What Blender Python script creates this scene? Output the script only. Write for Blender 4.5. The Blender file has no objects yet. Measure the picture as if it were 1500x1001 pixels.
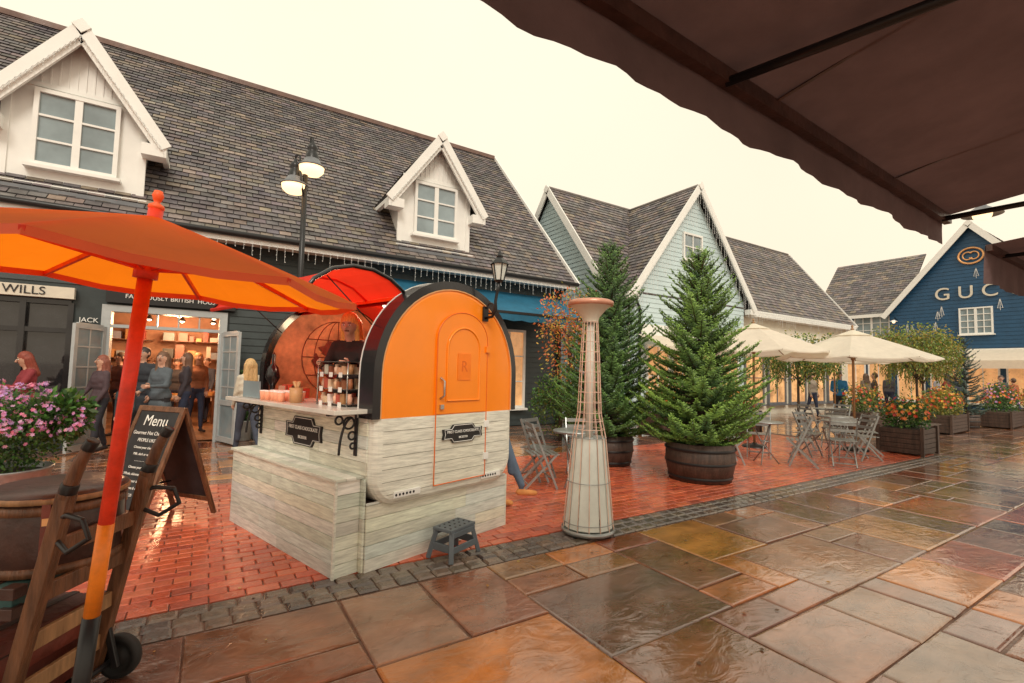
import bpy, math, random
import numpy as np
from mathutils import Vector, Matrix
R=random.Random(7)
rad=math.radians
scene=bpy.context.scene

# ------------------------------------------------------------ materials
def mat(name,col=(.5,.5,.5),rough=.6,metal=0,var=.15,scale=6,stretch=(1,1,1),bump=0,bscale=30,attr=False,rvar=0,emis=None,estr=0,fabric=0,spec=.5,coat=0,offs=False,wet=0):
    m=bpy.data.materials.new(name); m.use_nodes=True; nt=m.node_tree; N=nt.nodes; L=nt.links
    b=N['Principled BSDF']; out=N['Material Output']
    tc=N.new('ShaderNodeTexCoord'); mp=N.new('ShaderNodeMapping'); mp.inputs['Scale'].default_value=stretch
    L.new(tc.outputs['Object'],mp.inputs['Vector'])
    if attr:
        at=N.new('ShaderNodeAttribute'); at.attribute_name='Col'; csrc=at.outputs['Color']
    else:
        rg=N.new('ShaderNodeRGB'); rg.outputs[0].default_value=(*col,1); csrc=rg.outputs[0]
    vec=mp.outputs[0]; raw=vec
    if offs:
        sc0=N.new('ShaderNodeVectorMath'); sc0.operation='SCALE'; sc0.inputs[3].default_value=90; L.new(at.outputs['Color'],sc0.inputs[0])
        ad=N.new('ShaderNodeVectorMath'); ad.operation='ADD'; L.new(sc0.outputs[0],ad.inputs[0]); L.new(vec,ad.inputs[1]); vec=ad.outputs[0]
    nz=N.new('ShaderNodeTexNoise'); nz.inputs['Scale'].default_value=scale; nz.inputs['Detail'].default_value=4; nz.inputs['Roughness'].default_value=.62
    L.new(vec,nz.inputs['Vector'])
    mr=N.new('ShaderNodeMapRange'); mr.inputs[1].default_value=.28; mr.inputs[2].default_value=.72
    mr.inputs[3].default_value=1-var; mr.inputs[4].default_value=1+var; L.new(nz.outputs[0],mr.inputs[0])
    sc=N.new('ShaderNodeVectorMath'); sc.operation='SCALE'; L.new(csrc,sc.inputs[0]); L.new(mr.outputs[0],sc.inputs[3])
    L.new(sc.outputs[0],b.inputs['Base Color'])
    b.inputs['Roughness'].default_value=rough; b.inputs['Metallic'].default_value=metal
    b.inputs['Specular IOR Level'].default_value=spec
    if coat: b.inputs['Coat Weight'].default_value=coat; b.inputs['Coat Roughness'].default_value=.08
    if rvar or wet:
        n2=N.new('ShaderNodeTexNoise'); n2.inputs['Scale'].default_value=1.1 if wet else scale*.45; n2.inputs['Detail'].default_value=4; L.new(raw if wet else vec,n2.inputs['Vector'])
        r2=N.new('ShaderNodeMapRange'); r2.inputs[1].default_value=.38; r2.inputs[2].default_value=.62
        r2.inputs[3].default_value=max(.03,rough-rvar); r2.inputs[4].default_value=rough+rvar; L.new(n2.outputs[0],r2.inputs[0]); L.new(r2.outputs[0],b.inputs['Roughness'])
    if bump:
        n3=N.new('ShaderNodeTexNoise'); n3.inputs['Scale'].default_value=bscale; n3.inputs['Detail'].default_value=4; L.new(vec,n3.inputs['Vector'])
        if offs: n3.inputs['Distortion'].default_value=1.5
        bp=N.new('ShaderNodeBump'); bp.inputs['Strength'].default_value=bump; bp.inputs['Distance'].default_value=.02
        L.new(n3.outputs[0],bp.inputs['Height']); L.new(bp.outputs[0],b.inputs['Normal'])
        if wet:
            b.inputs['Coat Weight'].default_value=wet; b.inputs['Coat IOR'].default_value=1.5
            r3=N.new('ShaderNodeMapRange'); r3.inputs[1].default_value=.42; r3.inputs[2].default_value=.64; r3.inputs[3].default_value=.015; r3.inputs[4].default_value=.12
            L.new(n2.outputs[0],r3.inputs[0]); L.new(r3.outputs[0],b.inputs['Coat Roughness'])
            bp2=N.new('ShaderNodeBump'); bp2.inputs['Strength'].default_value=bump*.2; bp2.inputs['Distance'].default_value=.02
            L.new(n3.outputs[0],bp2.inputs['Height']); L.new(bp2.outputs[0],b.inputs['Coat Normal'])
    if emis:
        b.inputs['Emission Color'].default_value=(*emis,1); b.inputs['Emission Strength'].default_value=estr
        try: m.cycles.emission_sampling='NONE'
        except Exception: pass
    if fabric:
        tr=N.new('ShaderNodeBsdfTranslucent'); L.new(sc.outputs[0],tr.inputs[0]); mx=N.new('ShaderNodeMixShader'); mx.inputs[0].default_value=fabric
        L.new(b.outputs[0],mx.inputs[1]); L.new(tr.outputs[0],mx.inputs[2]); L.new(mx.outputs[0],out.inputs[0])
    return m
M={}
def dm(k,*a,**kw): M[k]=mat(k,*a,**kw)
dm('flagstone',attr=True,var=.45,scale=2.6,stretch=(1,1.6,1),rough=.22,rvar=.13,bump=.6,bscale=4.2,offs=True,spec=.6,wet=1.)
dm('brick_paver',attr=True,var=.18,scale=14,rough=.3,rvar=.14,bump=.4,bscale=45,wet=.6)
dm('cobble',attr=True,var=.3,scale=14,rough=.28,rvar=.13,bump=.6,bscale=30,wet=.7)
dm('mortar',(.17,.09,.06),rough=.45,var=.4,scale=9,rvar=.3,bump=.3)
dm('tile',attr=True,var=.3,scale=5,rough=.5,rvar=.15,bump=.3,bscale=40)
dm('white_paint',(.88,.88,.85),rough=.45,var=.04,scale=3,bump=.03)
dm('old_plank',attr=True,var=.27,scale=3.6,stretch=(1.5,1.5,16),rough=.5,bump=.3,bscale=9)
dm('dark_board',(.03,.043,.046),rough=.45,var=.25,scale=4,bump=.08)
dm('blue_wall',(.58,.72,.75),rough=.6,var=.06,scale=2,bump=.05)
dm('navy_wall',(.014,.075,.165),rough=.5,var=.15,scale=3,bump=.05)
dm('cream',(.72,.67,.56),rough=.6,var=.08)
dm('glass',(.26,.33,.36),rough=.06,var=.25,scale=1.2,spec=.8)
dm('dark_glass',(.02,.02,.022),rough=.04,var=.3,spec=.8)
dm('lead',(.16,.17,.19),rough=.4,var=.2)
dm('door_grey',(.42,.45,.46),rough=.4,var=.1)
dm('black_metal',(.018,.018,.02),rough=.35,metal=.2,var=.2)
dm('grey_metal',(.36,.38,.38),rough=.35,metal=.6,var=.2,scale=14)
dm('steel',(.5,.5,.48),rough=.25,metal=.9)
dm('orange_paint',(1.,.265,.004),rough=.28,var=.05,scale=2.5,coat=.4,bump=.02)
dm('orange_dark',(.78,.15,.01),rough=.35,var=.1)
dm('orange_mid',(.93,.215,.01),rough=.35,var=.1)
dm('red_paint',(1.,.035,.015),rough=.4,var=.12,scale=3)
dm('red_fabric',(1.,.05,.02),rough=.6,var=.1,scale=3,fabric=.55)
dm('black_paint',(.012,.012,.014),rough=.25,var=.2,coat=.4)
dm('orange_fabric',(1.,.235,.008),rough=.6,var=.06,scale=5,fabric=.72,bump=.08,bscale=8)
dm('orange_trim',(.95,.12,.02),rough=.5,var=.1)
dm('pole_paint',(.85,.05,.015),rough=.4,var=.25,scale=12)
dm('pole_paint_low',(.95,.26,.02),rough=.4,var=.25,scale=12)
dm('cream_fabric',(.90,.84,.72),rough=.8,var=.06,fabric=.35)
dm('brown_fabric',(.145,.092,.092),rough=.85,var=.25,scale=2.2,bump=.4,bscale=9,fabric=.1)
dm('navy_fabric',(.016,.14,.25),rough=.75,var=.2,scale=3,fabric=.1,bump=.1,bscale=5)
dm('needles',attr=True,var=.25,scale=3,rough=.5)
dm('leaf',attr=True,var=.2,scale=5,rough=.45,fabric=.25)
dm('bark',(.09,.06,.04),rough=.9,var=.4,scale=20,bump=.6)
dm('barrel',(.075,.045,.034),rough=.5,var=.5,scale=4,stretch=(6,6,1),bump=.3)
dm('wood',(.16,.07,.033),rough=.4,var=.55,scale=5,stretch=(5,5,.8),bump=.35,bscale=18)
dm('wood_light',(.36,.20,.095),rough=.45,var=.35,scale=6,stretch=(6,6,1),bump=.1)
dm('leather',(.19,.045,.03),rough=.35,var=.45,scale=7,bump=.2)
dm('leather_dark',(.065,.03,.024),rough=.35,var=.5,scale=7,bump=.2)
dm('groove',(.16,.15,.12),rough=.8)
dm('teal_case',(.04,.11,.11),rough=.5,var=.3)
dm('chalk_board',(.02,.02,.022),rough=.6,var=.6,scale=5)
dm('chalk',(.85,.85,.8),rough=.8)
dm('sign_white',(.85,.85,.82),rough=.5,var=.03)
dm('sign_black',(.012,.012,.013),rough=.4)
dm('soil',(.03,.02,.015),rough=.9,var=.5,bump=.5)
dm('marble',(.72,.70,.63),rough=.2,var=.12,scale=7)
dm('frost_glass',(.86,.92,.87),rough=.2,var=.1,scale=4,fabric=.15)
dm('rust_wire',(.80,.56,.46),rough=.35,metal=.2,var=.25)
dm('copper',(.66,.32,.22),rough=.35,metal=.3,var=.2)
dm('plastic_grey',(.12,.145,.17),rough=.5,var=.15)
dm('map_art',(.55,.27,.13),rough=.6,var=.6,scale=4.2)
dm('interior',(.38,.21,.13),rough=.7,var=.3,scale=2)
dm('interior_floor',(.24,.13,.07),rough=.35,var=.3,scale=3)
dm('lamp_glow',(1,.85,.6),emis=(1,.66,.34),estr=2.0)
dm('lamp_glow_hot',(1,.9,.75),emis=(1,.80,.55),estr=8)
dm('fairy',(.95,.95,.92),var=0)
dm('fairy_wire',(.75,.77,.77),rough=.5)
dm('warm_window',(.55,.36,.18),emis=(1,.46,.18),estr=.45,var=.85,scale=2.2,rough=.15)
dm('item',attr=True,rough=.45,var=.12,scale=20)
dm('gold',(.85,.46,.20),rough=.35,metal=.4)
dm('rubber',(.02,.02,.02),rough=.7)

# ------------------------------------------------------------ mesh builder
class MB:
    def __init__(s): s.v=[];s.f=[];s.m=[];s.c=[];s.sm=[];s.mats=[];s.T=None
    def add(s,vs,fs,mt,col=(1,1,1),sm=False):
        i=len(s.v)
        if s.T is not None: vs=[tuple(s.T@Vector(p)) for p in vs]
        s.v.extend(tuple(p) for p in vs)
        if mt not in s.mats: s.mats.append(mt)
        k=s.mats.index(mt)
        for f in fs:
            s.f.append(tuple(i+j for j in f)); s.m.append(k); s.c.append(col); s.sm.append(sm)
    def face(s,pts,mt,col=(1,1,1)): s.add(pts,[tuple(range(len(pts)))],mt,col)
    def box(s,c,d,mt,col=(1,1,1),rot=None):
        x,y,z=d[0]/2,d[1]/2,d[2]/2
        vs=[Vector((a,b,e)) for a in(-x,x) for b in(-y,y) for e in(-z,z)]
        if rot is not None:
            Rm=rot if isinstance(rot,Matrix) else Matrix.Rotation(rot,3,'Z')
            vs=[Rm@p for p in vs]
        c=Vector(c); vs=[p+c for p in vs]
        s.add(vs,[(0,1,3,2),(4,6,7,5),(0,4,5,1),(2,3,7,6),(0,2,6,4),(1,5,7,3)],mt,col)
    def bx(s,x0,x1,y0,y1,z0,z1,mt,col=(1,1,1)): s.box(((x0+x1)/2,(y0+y1)/2,(z0+z1)/2),(x1-x0,y1-y0,z1-z0),mt,col)
    def beam(s,p0,p1,w,h,mt,col=(1,1,1),up=(0,0,1)):
        p0=Vector(p0);p1=Vector(p1); d=(p1-p0); L=d.length; d.normalize(); u=Vector(up)
        if abs(d.dot(u))>.98: u=Vector((1,0,0))
        sd=d.cross(u).normalized(); u=sd.cross(d).normalized()
        s.box((p0+p1)/2,(L,w,h),mt,col,Matrix((d,sd,u)).transposed())
    def tube(s,pts,r,mt,n=8,col=(1,1,1),caps=True,closed=False):
        pts=[Vector(p) for p in pts]; k=len(pts)
        rr=r if isinstance(r,(list,tuple)) else [r]*k
        vs=[];up=None
        for i,p in enumerate(pts):
            if closed: d=pts[(i+1)%k]-pts[i-1]
            else: d=pts[min(i+1,k-1)]-pts[max(i-1,0)]
            d.normalize()
            if up is None: up=Vector((0,0,1)) if abs(d.z)<.9 else Vector((1,0,0))
            a=d.cross(up).normalized(); b=a.cross(d).normalized(); up=b
            for j in range(n):
                t=2*math.pi*j/n; vs.append(p+(a*math.cos(t)+b*math.sin(t))*rr[i])
        fs=[]
        for i in range(k if closed else k-1):
            for j in range(n):
                i2=(i+1)%k
                fs.append((i*n+j,i*n+(j+1)%n,i2*n+(j+1)%n,i2*n+j))
        if caps and not closed: fs.append(tuple(range(n))[::-1]); fs.append(tuple((k-1)*n+j for j in range(n)))
        s.add(vs,fs,mt,col,n>5)
    def cyl(s,p0,p1,r0,mt,r1=None,n=12,col=(1,1,1)): s.tube([p0,p1],[r0,r0 if r1 is None else r1],mt,n,col)
    def ell(s,c,r,mt,nu=14,nv=8,col=(1,1,1),rot=None):
        if not isinstance(r,(tuple,list)): r=(r,r,r)
        vs=[];fs=[];c=Vector(c)
        for i in range(nv+1):
            a=math.pi*i/nv
            for j in range(nu):
                b=2*math.pi*j/nu; p=Vector((r[0]*math.sin(a)*math.cos(b),r[1]*math.sin(a)*math.sin(b),r[2]*math.cos(a)))
                if rot is not None: p=rot@p
                vs.append(c+p)
        for i in range(nv):
            for j in range(nu): fs.append((i*nu+j,(i+1)*nu+j,(i+1)*nu+(j+1)%nu,i*nu+(j+1)%nu))
        s.add(vs,fs,mt,col,True)
    def lathe(s,prof,mt,c=(0,0,0),n=24,col=(1,1,1),sm=True):
        vs=[];fs=[];k=len(prof)
        for r,z in prof:
            for j in range(n):
                t=2*math.pi*j/n; vs.append((c[0]+r*math.cos(t),c[1]+r*math.sin(t),c[2]+z))
        for i in range(k-1):
            for j in range(n): fs.append((i*n+j,i*n+(j+1)%n,(i+1)*n+(j+1)%n,(i+1)*n+j))
        s.add(vs,fs,mt,col,sm)
    def prism(s,poly,ext,mt,col=(1,1,1)):
        e=Vector(ext); a=[Vector(p) for p in poly]; b=[p+e for p in a]; n=len(a)
        s.add(a+b,[tuple(range(n)),tuple(range(2*n-1,n-1,-1))]+[(i,i+n,(i+1)%n+n,(i+1)%n) for i in range(n)],mt,col)
    def obj(s,name,parent=None,bevel=0,loc=None):
        me=bpy.data.meshes.new(name); me.from_pydata([tuple(p) for p in s.v],[],s.f)
        for k in s.mats: me.materials.append(M[k])
        me.polygons.foreach_set('material_index',s.m); me.polygons.foreach_set('use_smooth',s.sm)
        ca=me.color_attributes.new('Col','FLOAT_COLOR','CORNER')
        lt=np.array([len(f) for f in s.f]); cc=np.array([(c[0],c[1],c[2],1.) for c in s.c],dtype=np.float32)
        ca.data.foreach_set('color',np.repeat(cc,lt,axis=0).ravel())
        me.update()
        o=bpy.data.objects.new(name,me); scene.collection.objects.link(o)
        if parent: o.parent=parent
        if loc: o.location=loc
        if bevel:
            b=o.modifiers.new('bev','BEVEL'); b.width=bevel; b.segments=2; b.limit_method='ANGLE'; b.angle_limit=rad(50)
        return o
def root(name,loc=(0,0,0),rz=0):
    e=bpy.data.objects.new(name,None); e.location=loc; e.rotation_euler=(0,0,rz); e.empty_display_size=.3
    scene.collection.objects.link(e); return e
def text(name,body,size,loc,rot,mt,parent,ext=.004,align='CENTER'):
    cu=bpy.data.curves.new(name,'FONT'); cu.body=body; cu.size=size; cu.extrude=ext; cu.align_x=align; cu.align_y='CENTER'
    cu.materials.append(M[mt]); o=bpy.data.objects.new(name,cu); o.location=loc; o.rotation_euler=rot; o.parent=parent
    scene.collection.objects.link(o); return o
def jit(c,a=.15):
    k=1+R.uniform(-a,a); return (c[0]*k,c[1]*k*(1+R.uniform(-a,a)*.3),c[2]*k*(1+R.uniform(-a,a)*.3))

# ------------------------------------------------------------ ground
g=MB(); S=400
g.face([(-S,-S,-.014),(S,-S,-.014),(S,S,-.014),(-S,S,-.014)],'mortar'); g.obj('ground')
PAL=[(.42,.15,.035),(.26,.10,.05),(.20,.085,.055),(.26,.12,.06),(.44,.19,.05),(.32,.08,.035),(.17,.085,.062),(.30,.15,.065),(.36,.12,.042),(.22,.10,.055)]
PALG=[(.27,.14,.085),(.20,.095,.065),(.31,.17,.10),(.25,.115,.065),(.23,.14,.10),(.35,.14,.055),(.20,.09,.06)]
def slabs(name,x0,x1,y0,y1,cell=.285):
    mb=MB(); nx=int(round((x1-x0)/cell)); ny=int(round((y1-y0)/cell)); cx=(x1-x0)/nx; cy=(y1-y0)/ny
    occ=[[False]*ny for _ in range(nx)]
    sizes=[(2,2),(3,2),(2,3),(3,3),(2,1),(4,3),(3,2),(1,2),(3,2),(2,3)]
    for i in range(nx):
        for j in range(ny):
            if occ[i][j]: continue
            R.shuffle(sizes); w=h=1
            for a,b in sizes:
                if i+a<=nx and j+b<=ny and not any(occ[i+p][j+q] for p in range(a) for q in range(b)): w,h=a,b;break
            for p in range(w):
                for q in range(h): occ[i+p][j+q]=True
            a0,a1=x0+i*cx+.006,x0+(i+w)*cx-.006; b0,b1=y0+j*cy+.006,y0+(j+h)*cy-.006
            mxx,myy=(a0+a1)/2,(b0+b1)/2
            col=jit(R.choice(PALG if R.random()<min(.7,max(0.08,(mxx-2.5)/7)) else PAL),.2)
            z=R.uniform(-.002,.003); tx=R.uniform(-.005,.005); ty=R.uniform(-.005,.005)
            j4=[(R.uniform(-.006,.006),R.uniform(-.006,.006)) for _ in range(4)]
            cs=[(a0,b0),(a1,b0),(a1,b1),(a0,b1)]
            o=[(c[0]+d[0],c[1]+d[1]) for c,d in zip(cs,j4)]
            def top(c,s):
                x=c[0]-math.copysign(s,c[0]-mxx); y=c[1]-math.copysign(s,c[1]-myy)
                return (x,y,z+(x-mxx)*tx+(y-myy)*ty-(.008 if s==0 else (.002 if s<.01 else 0)))
            lo=[(c[0],c[1],-.02) for c in o]; A=[top(c,0) for c in o]; B=[top(c,.006) for c in o]; C=[top(c,.018) for c in o]
            vs=lo+A+B+C; fs=[(12,13,14,15)]
            for r_ in range(3):
                for q in range(4): fs.append((r_*4+q,r_*4+(q+1)%4,r_*4+4+(q+1)%4,r_*4+4+q))
            mb.add(vs,fs,'flagstone',col)
    mb.obj(name)
slabs('stone_pavement',-4,13.3,-2.2,3.38)
slabs('stone_pavement',13.3,36,-2.2,11.4)
slabs('stone_pavement',-8,13.3,7.4,11.45)
def pavers(name,x0,x1,y0,y1,lx,ly,mt,pal,gap=.004,bow=0):
    mb=MB(); ny=int(round((y1-y0)/ly)); dy=(y1-y0)/ny
    for j in range(ny):
        x=x0-(lx*.5 if j%2 else 0)+R.uniform(-.01,.01)
        while x<x1:
            L=lx*R.uniform(.93,1.07) if bow else lx
            a0=max(x,x0)+gap; a1=min(x+L,x1)-gap; x+=L
            if a1-a0<.03: continue
            b0=y0+j*dy+gap; b1=b0+dy-2*gap; z=R.uniform(-.002,.0025)+bow
            zt=[z+R.uniform(-.0012,.0012) for _ in range(4)]; e=.006 if not bow else .016
            dz=.005 if not bow else .012
            P=[(a0,b0),(a1,b0),(a1,b1),(a0,b1)]; Q=[(a0+e,b0+e),(a1-e,b0+e),(a1-e,b1-e),(a0+e,b1-e)]
            vs=[(p[0],p[1],-.02) for p in P]+[(p[0],p[1],z-dz) for p in P]+[(q[0],q[1],t) for q,t in zip(Q,zt)]
            fs=[(8,9,10,11)]+[(r_*4+q,r_*4+(q+1)%4,r_*4+4+(q+1)%4,r_*4+4+q) for r_ in range(2) for q in range(4)]
            mb.add(vs,fs,mt,jit(R.choice(pal),.14))
    return mb.obj(name)
BP=[(.66,.13,.055),(.60,.115,.05),(.70,.165,.075),(.56,.105,.05),(.64,.145,.07),(.48,.105,.06)]
pavers('brick_pavement',-7,13.0,3.77,7.37,.215,.106,'brick_paver',BP)
CP=[(.13,.10,.09),(.16,.12,.09),(.10,.075,.065),(.19,.13,.095)]
pavers('cobble_edging',-7,13.0,3.40,3.75,.15,.115,'cobble',CP,bow=.004)

# ------------------------------------------------------------ building helpers
TP=[(.175,.15,.15),(.145,.13,.135),(.205,.17,.16),(.225,.18,.15),(.16,.142,.145),(.12,.11,.118)]
def tiles(mb,p0,p1,p2,p3,gauge=.125,tw=.19):
    p0,p1,p2,p3=map(Vector,(p0,p1,p2,p3))
    nrm=(p1-p0).cross(p3-p0)
    if nrm.length<1e-6: nrm=(p1-p0).cross(p2-p0)
    nrm.normalize()
    if nrm.z<0: nrm=-nrm
    n=max(1,int(((p3-p0).length+(p2-p1).length)/2/gauge))
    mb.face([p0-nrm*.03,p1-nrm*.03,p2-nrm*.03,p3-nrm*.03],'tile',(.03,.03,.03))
    for i in range(n):
        t0=i/n; t1=min(1,(i+1.15)/n)
        a=p0.lerp(p3,t0);b=p1.lerp(p2,t0);c=p1.lerp(p2,t1);d=p0.lerp(p3,t1)
        w=(b-a).length
        if w<.05: continue
        k=max(1,int(w/tw)); off=.5/k if i%2 else 0
        us=[0]+[min(1,max(0,(q+1)/k-off)) for q in range(k)]
        if us[-1]<1: us.append(1)
        shade=R.uniform(.80,1.18)
        for q in range(len(us)-1):
            u0,u1=us[q]+.006/w,us[q+1]-.006/w
            if u1-u0<.02/w: continue
            h=.026+R.uniform(0,.012)
            A=a.lerp(b,u0)+nrm*h;B=a.lerp(b,u1)+nrm*h;C=d.lerp(c,u1)+nrm*.004;D=d.lerp(c,u0)+nrm*.004
            A0=a.lerp(b,u0);B0=a.lerp(b,u1)
            cc=jit(R.choice(TP),.22); cc=tuple(x*shade for x in cc)
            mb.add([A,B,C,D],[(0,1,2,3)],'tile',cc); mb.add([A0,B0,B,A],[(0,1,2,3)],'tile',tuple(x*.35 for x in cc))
def boards(mb,mt,z0,z1,lim,y=0,pitch=.15,col=(1,1,1)):
    z=z0
    while z<z1-.01:
        t=min(z1,z+pitch); a0,b0=lim(z); a1,b1=lim(t)
        if b0-a0>.02:
            if b1<a1: a1=b1=(a1+b1)/2
            mb.add([(a0,y-.022,z),(b0,y-.022,z),(b1,y-.004,t),(a1,y-.004,t),(a0,y,z),(b0,y,z)],[(0,1,2,3),(4,5,1,0)],mt,col)
        z=t
def window(mb,cx,z0,w,h,nx=2,ny=3,y=0,fr='white_paint',gl='glass',fw=.07,split=False):
    mb.bx(cx-w/2-.001,cx+w/2+.001,y-.03,y-.02,z0,z0+h,gl)
    for x in(cx-w/2,cx+w/2): mb.bx(x-fw/2,x+fw/2,y-.085,y+.01,z0-fw/2,z0+h+fw/2,fr)
    mb.bx(cx-w/2+fw/2,cx+w/2-fw/2,y-.083,y+.01,z0+h-fw/2,z0+h+fw/2,fr)
    mb.bx(cx-w/2+fw/2,cx+w/2-fw/2,y-.083,y+.01,z0-fw/2,z0+fw/2,fr)
    mb.bx(cx-w/2-fw*1.4,cx+w/2+fw*1.4,y-.15,y+.01,z0-fw/2-.06,z0-fw/2-.002,fr)
    for i in range(1,nx):
        x=cx-w/2+w*i/nx; t=.055 if (split and i==nx//2) else .017
        mb.bx(x-t,x+t,y-.07,y-.025,z0+fw/2,z0+h-fw/2,fr)
    for j in range(1,ny):
        z=z0+h*j/ny; mb.bx(cx-w/2+fw/2,cx+w/2-fw/2,y-.062,y-.027,z-.018,z+.018,fr)
def barge(mb,p0,p1,w=.2,th=.05,mt='white_paint'): mb.beam(p0,p1,th,w,mt)
R45=Matrix.Rotation(rad(45),3,'Y')
def icicles(mb,p0,p1,step=.16,lmin=.12,lmax=.42):
    p0=Vector(p0);p1=Vector(p1);n=int((p1-p0).length/step); prev=None
    for i in range(n+1):
        p=p0.lerp(p1,i/max(1,n)); L=R.uniform(lmin,lmax)
        q=p-Vector((0,0,L)); mb.tube([p,q],.004,'fairy_wire',3,caps=False)
        k=max(2,int(L/.09))
        for j in range(1,k+1):
            c=p.lerp(q,j/k); mb.ell(c+Vector((R.uniform(-.012,.012),-.01,0)),.011,'fairy',4,2)
        if prev is not None: mb.tube([prev,(prev+p)/2-Vector((0,0,.03)),p],.005,'fairy_wire',3,caps=False)
        prev=p

# ------------------------------------------------------------ house 1
h1=root('dark_boarded_shop_building')
E0,E1=-12.,9.25
rf=MB()
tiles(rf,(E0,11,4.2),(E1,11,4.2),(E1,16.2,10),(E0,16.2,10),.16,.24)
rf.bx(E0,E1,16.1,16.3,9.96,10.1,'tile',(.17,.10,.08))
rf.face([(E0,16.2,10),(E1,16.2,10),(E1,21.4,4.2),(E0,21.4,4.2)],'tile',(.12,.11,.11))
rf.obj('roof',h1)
wl=MB(); FY=11.5
for a,b,c,d in[(E0,-6,0,4.2),(-6,-2.1,0,.5),(-6,-2.1,2.6,4.2),(-2.1,-1.6,0,4.2),(-1.6,.25,2.62,4.2),(.25,E1-.15,0,4.2)]: wl.bx(a,b,FY,FY+.2,c,d,'dark_board')
boards(wl,'dark_board',0.02,4.15,lambda z:(.36,E1-.2),FY)
boards(wl,'dark_board',2.95,4.15,lambda z:(E0,.35),FY)
wl.prism([(E1-.15,11.5,0),(E1-.15,21,0),(E1-.15,21,4.2),(E1-.15,16.2,9.85),(E1-.15,11.5,4.7)],(-.2,0,0),'dark_board')
wl.bx(E0,E1,11.0,11.5,4.08,4.14,'white_paint')
wl.bx(E0,E1+.02,10.95,11.0,4.02,4.22,'white_paint')
wl.tube([(E0,10.9,4.17),(E1,10.9,4.17)],.06,'black_metal',8)
wl.tube([(E1-.3,11.42,0),(E1-.3,11.42,3.9),(E1-.3,10.95,4.12)],.04,'black_metal',8)
barge(wl,(E1+.02,10.95,4.12),(E1+.02,16.2,9.98),.24,.05)
wl.obj('walls',h1)
sf=MB()
sf.bx(-6,-2.1,FY+.06,FY+.08,.5,2.6,'dark_glass')
for x in(-6,-4.7,-3.4,-2.72,-2.1): sf.bx(x-.04,x+.04,FY-.05,FY+.05,.5,2.6,'black_paint')
for z in(.5,2.1,2.6): sf.bx(-6,-2.1,FY-.04,FY+.045,z-.04,z+.04,'black_paint')
sf.bx(-6.2,-2.05,FY-.16,FY-.03,2.66,2.86,'cream')
sf.bx(-1.62,.45,FY-.14,FY-.03,2.66,2.92,'sign_black')
for x in(-1.6,.25): sf.bx(x-.07,x+.07,FY-.08,FY+.2,0,2.62,'door_grey')
sf.bx(-1.53,.18,FY-.08,FY+.2,2.5,2.62,'door_grey')
sf.bx(-1.53,.18,FY-.07,FY+.1,2.2,2.26,'door_grey')
for i in range(1,5): sf.bx(-1.53+i*.342-.012,-1.53+i*.342+.012,FY-.05,FY+.08,2.26,2.5,'door_grey')
def leaf(x,y,ang,w=.8):
    T=Matrix.Translation((x,y,0))@Matrix.Rotation(ang,4,'Z'); sf.T=T
    for a in(0,w-.08): sf.bx(a,a+.08,-.025,.025,.03,2.2,'door_grey')
    for z in(.03,.75,2.12): sf.bx(.08,w-.08,-.022,.022,z,z+.1,'door_grey')
    for z in(1.1,1.45,1.8): sf.bx(.08,w-.08,-.012,.012,z,z+.025,'door_grey')
    sf.bx(w/2-.012,w/2+.012,-.011,.011,.85,2.12,'door_grey')
    sf.bx(.08,w-.08,-.004,.004,.13,2.12,'glass'); sf.T=None
leaf(-1.6,FY-.08,rad(-112)); leaf(.25,FY-.08,rad(-70))
window(sf,7.2,.55,1.0,2.15,2,3,FY-.02,gl='warm_window')
window(sf,4.3,.55,1.6,2.15,3,3,FY-.02,gl='warm_window')
sf.obj('shopfront',h1)
text('fascia_lettering','JACK WILLS',.2,(-2.95,FY-.17,2.76),(rad(90),0,0),'sign_black',h1)
text('door_lettering','FABULOUSLY BRITISH  HOUSE',.11,(-.6,FY-.15,2.79),(rad(90),0,0),'sign_white',h1)
text('pillar_lettering','JACK\nWILLS',.12,(-1.85,FY-.03,2.25),(rad(90),0,0),'sign_white',h1)
it=MB()
it.face([(-6.2,11.7,.012),(1.6,11.7,.012),(1.6,17,.012),(-6.2,17,.012)],'interior_floor')
it.bx(-6.2,1.6,17,17.1,0,3,'interior'); it.bx(-6.3,-6.2,11.7,17,0,3,'interior'); it.bx(1.6,1.7,11.7,17,0,3,'interior'); it.bx(-6.3,1.7,11.7,17.1,3,3.1,'interior')
cl=[(.5,.35,.2),(.1,.12,.2),(.4,.08,.06),(.6,.55,.45),(.08,.08,.09),(.25,.3,.35),(.55,.28,.1),(.3,.12,.08)]
for (x0,x1,y) in[(-6,-3.2,16.6),(-3,-1.3,16.7),(-1.1,1.5,16.6),(-5.6,-3.3,13.4),(.7,1.55,13.5)]:
    for z in(.5,1.1,1.7,2.2):
        it.bx(x0,x1,y-.2,y+.2,z-.02,z,'wood'); x=x0+.05
        while x<x1-.2:
            w=R.uniform(.1,.28); it.bx(x,x+w,y-.17,y+.12,z,z+R.uniform(.08,.4),'item',jit(R.choice(cl),.3)); x+=w+R.uniform(.01,.1)
for (x,y) in[(-.9,13.6),(-.2,15.0),(-1.1,15.2)]:
    it.bx(x-.45,x+.45,y-.3,y+.3,.7,.74,'wood')
    for q in(-.4,.4):
        for p in(-.25,.25): it.bx(x+q-.03,x+q+.03,y+p-.03,y+p+.03,.01,.7,'wood')
    for k in range(7): it.box((x+R.uniform(-.35,.35),y+R.uniform(-.2,.2),.74+.05),(.2,.2,R.uniform(.06,.2)),'item',jit(R.choice(cl),.3),R.random())
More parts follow.
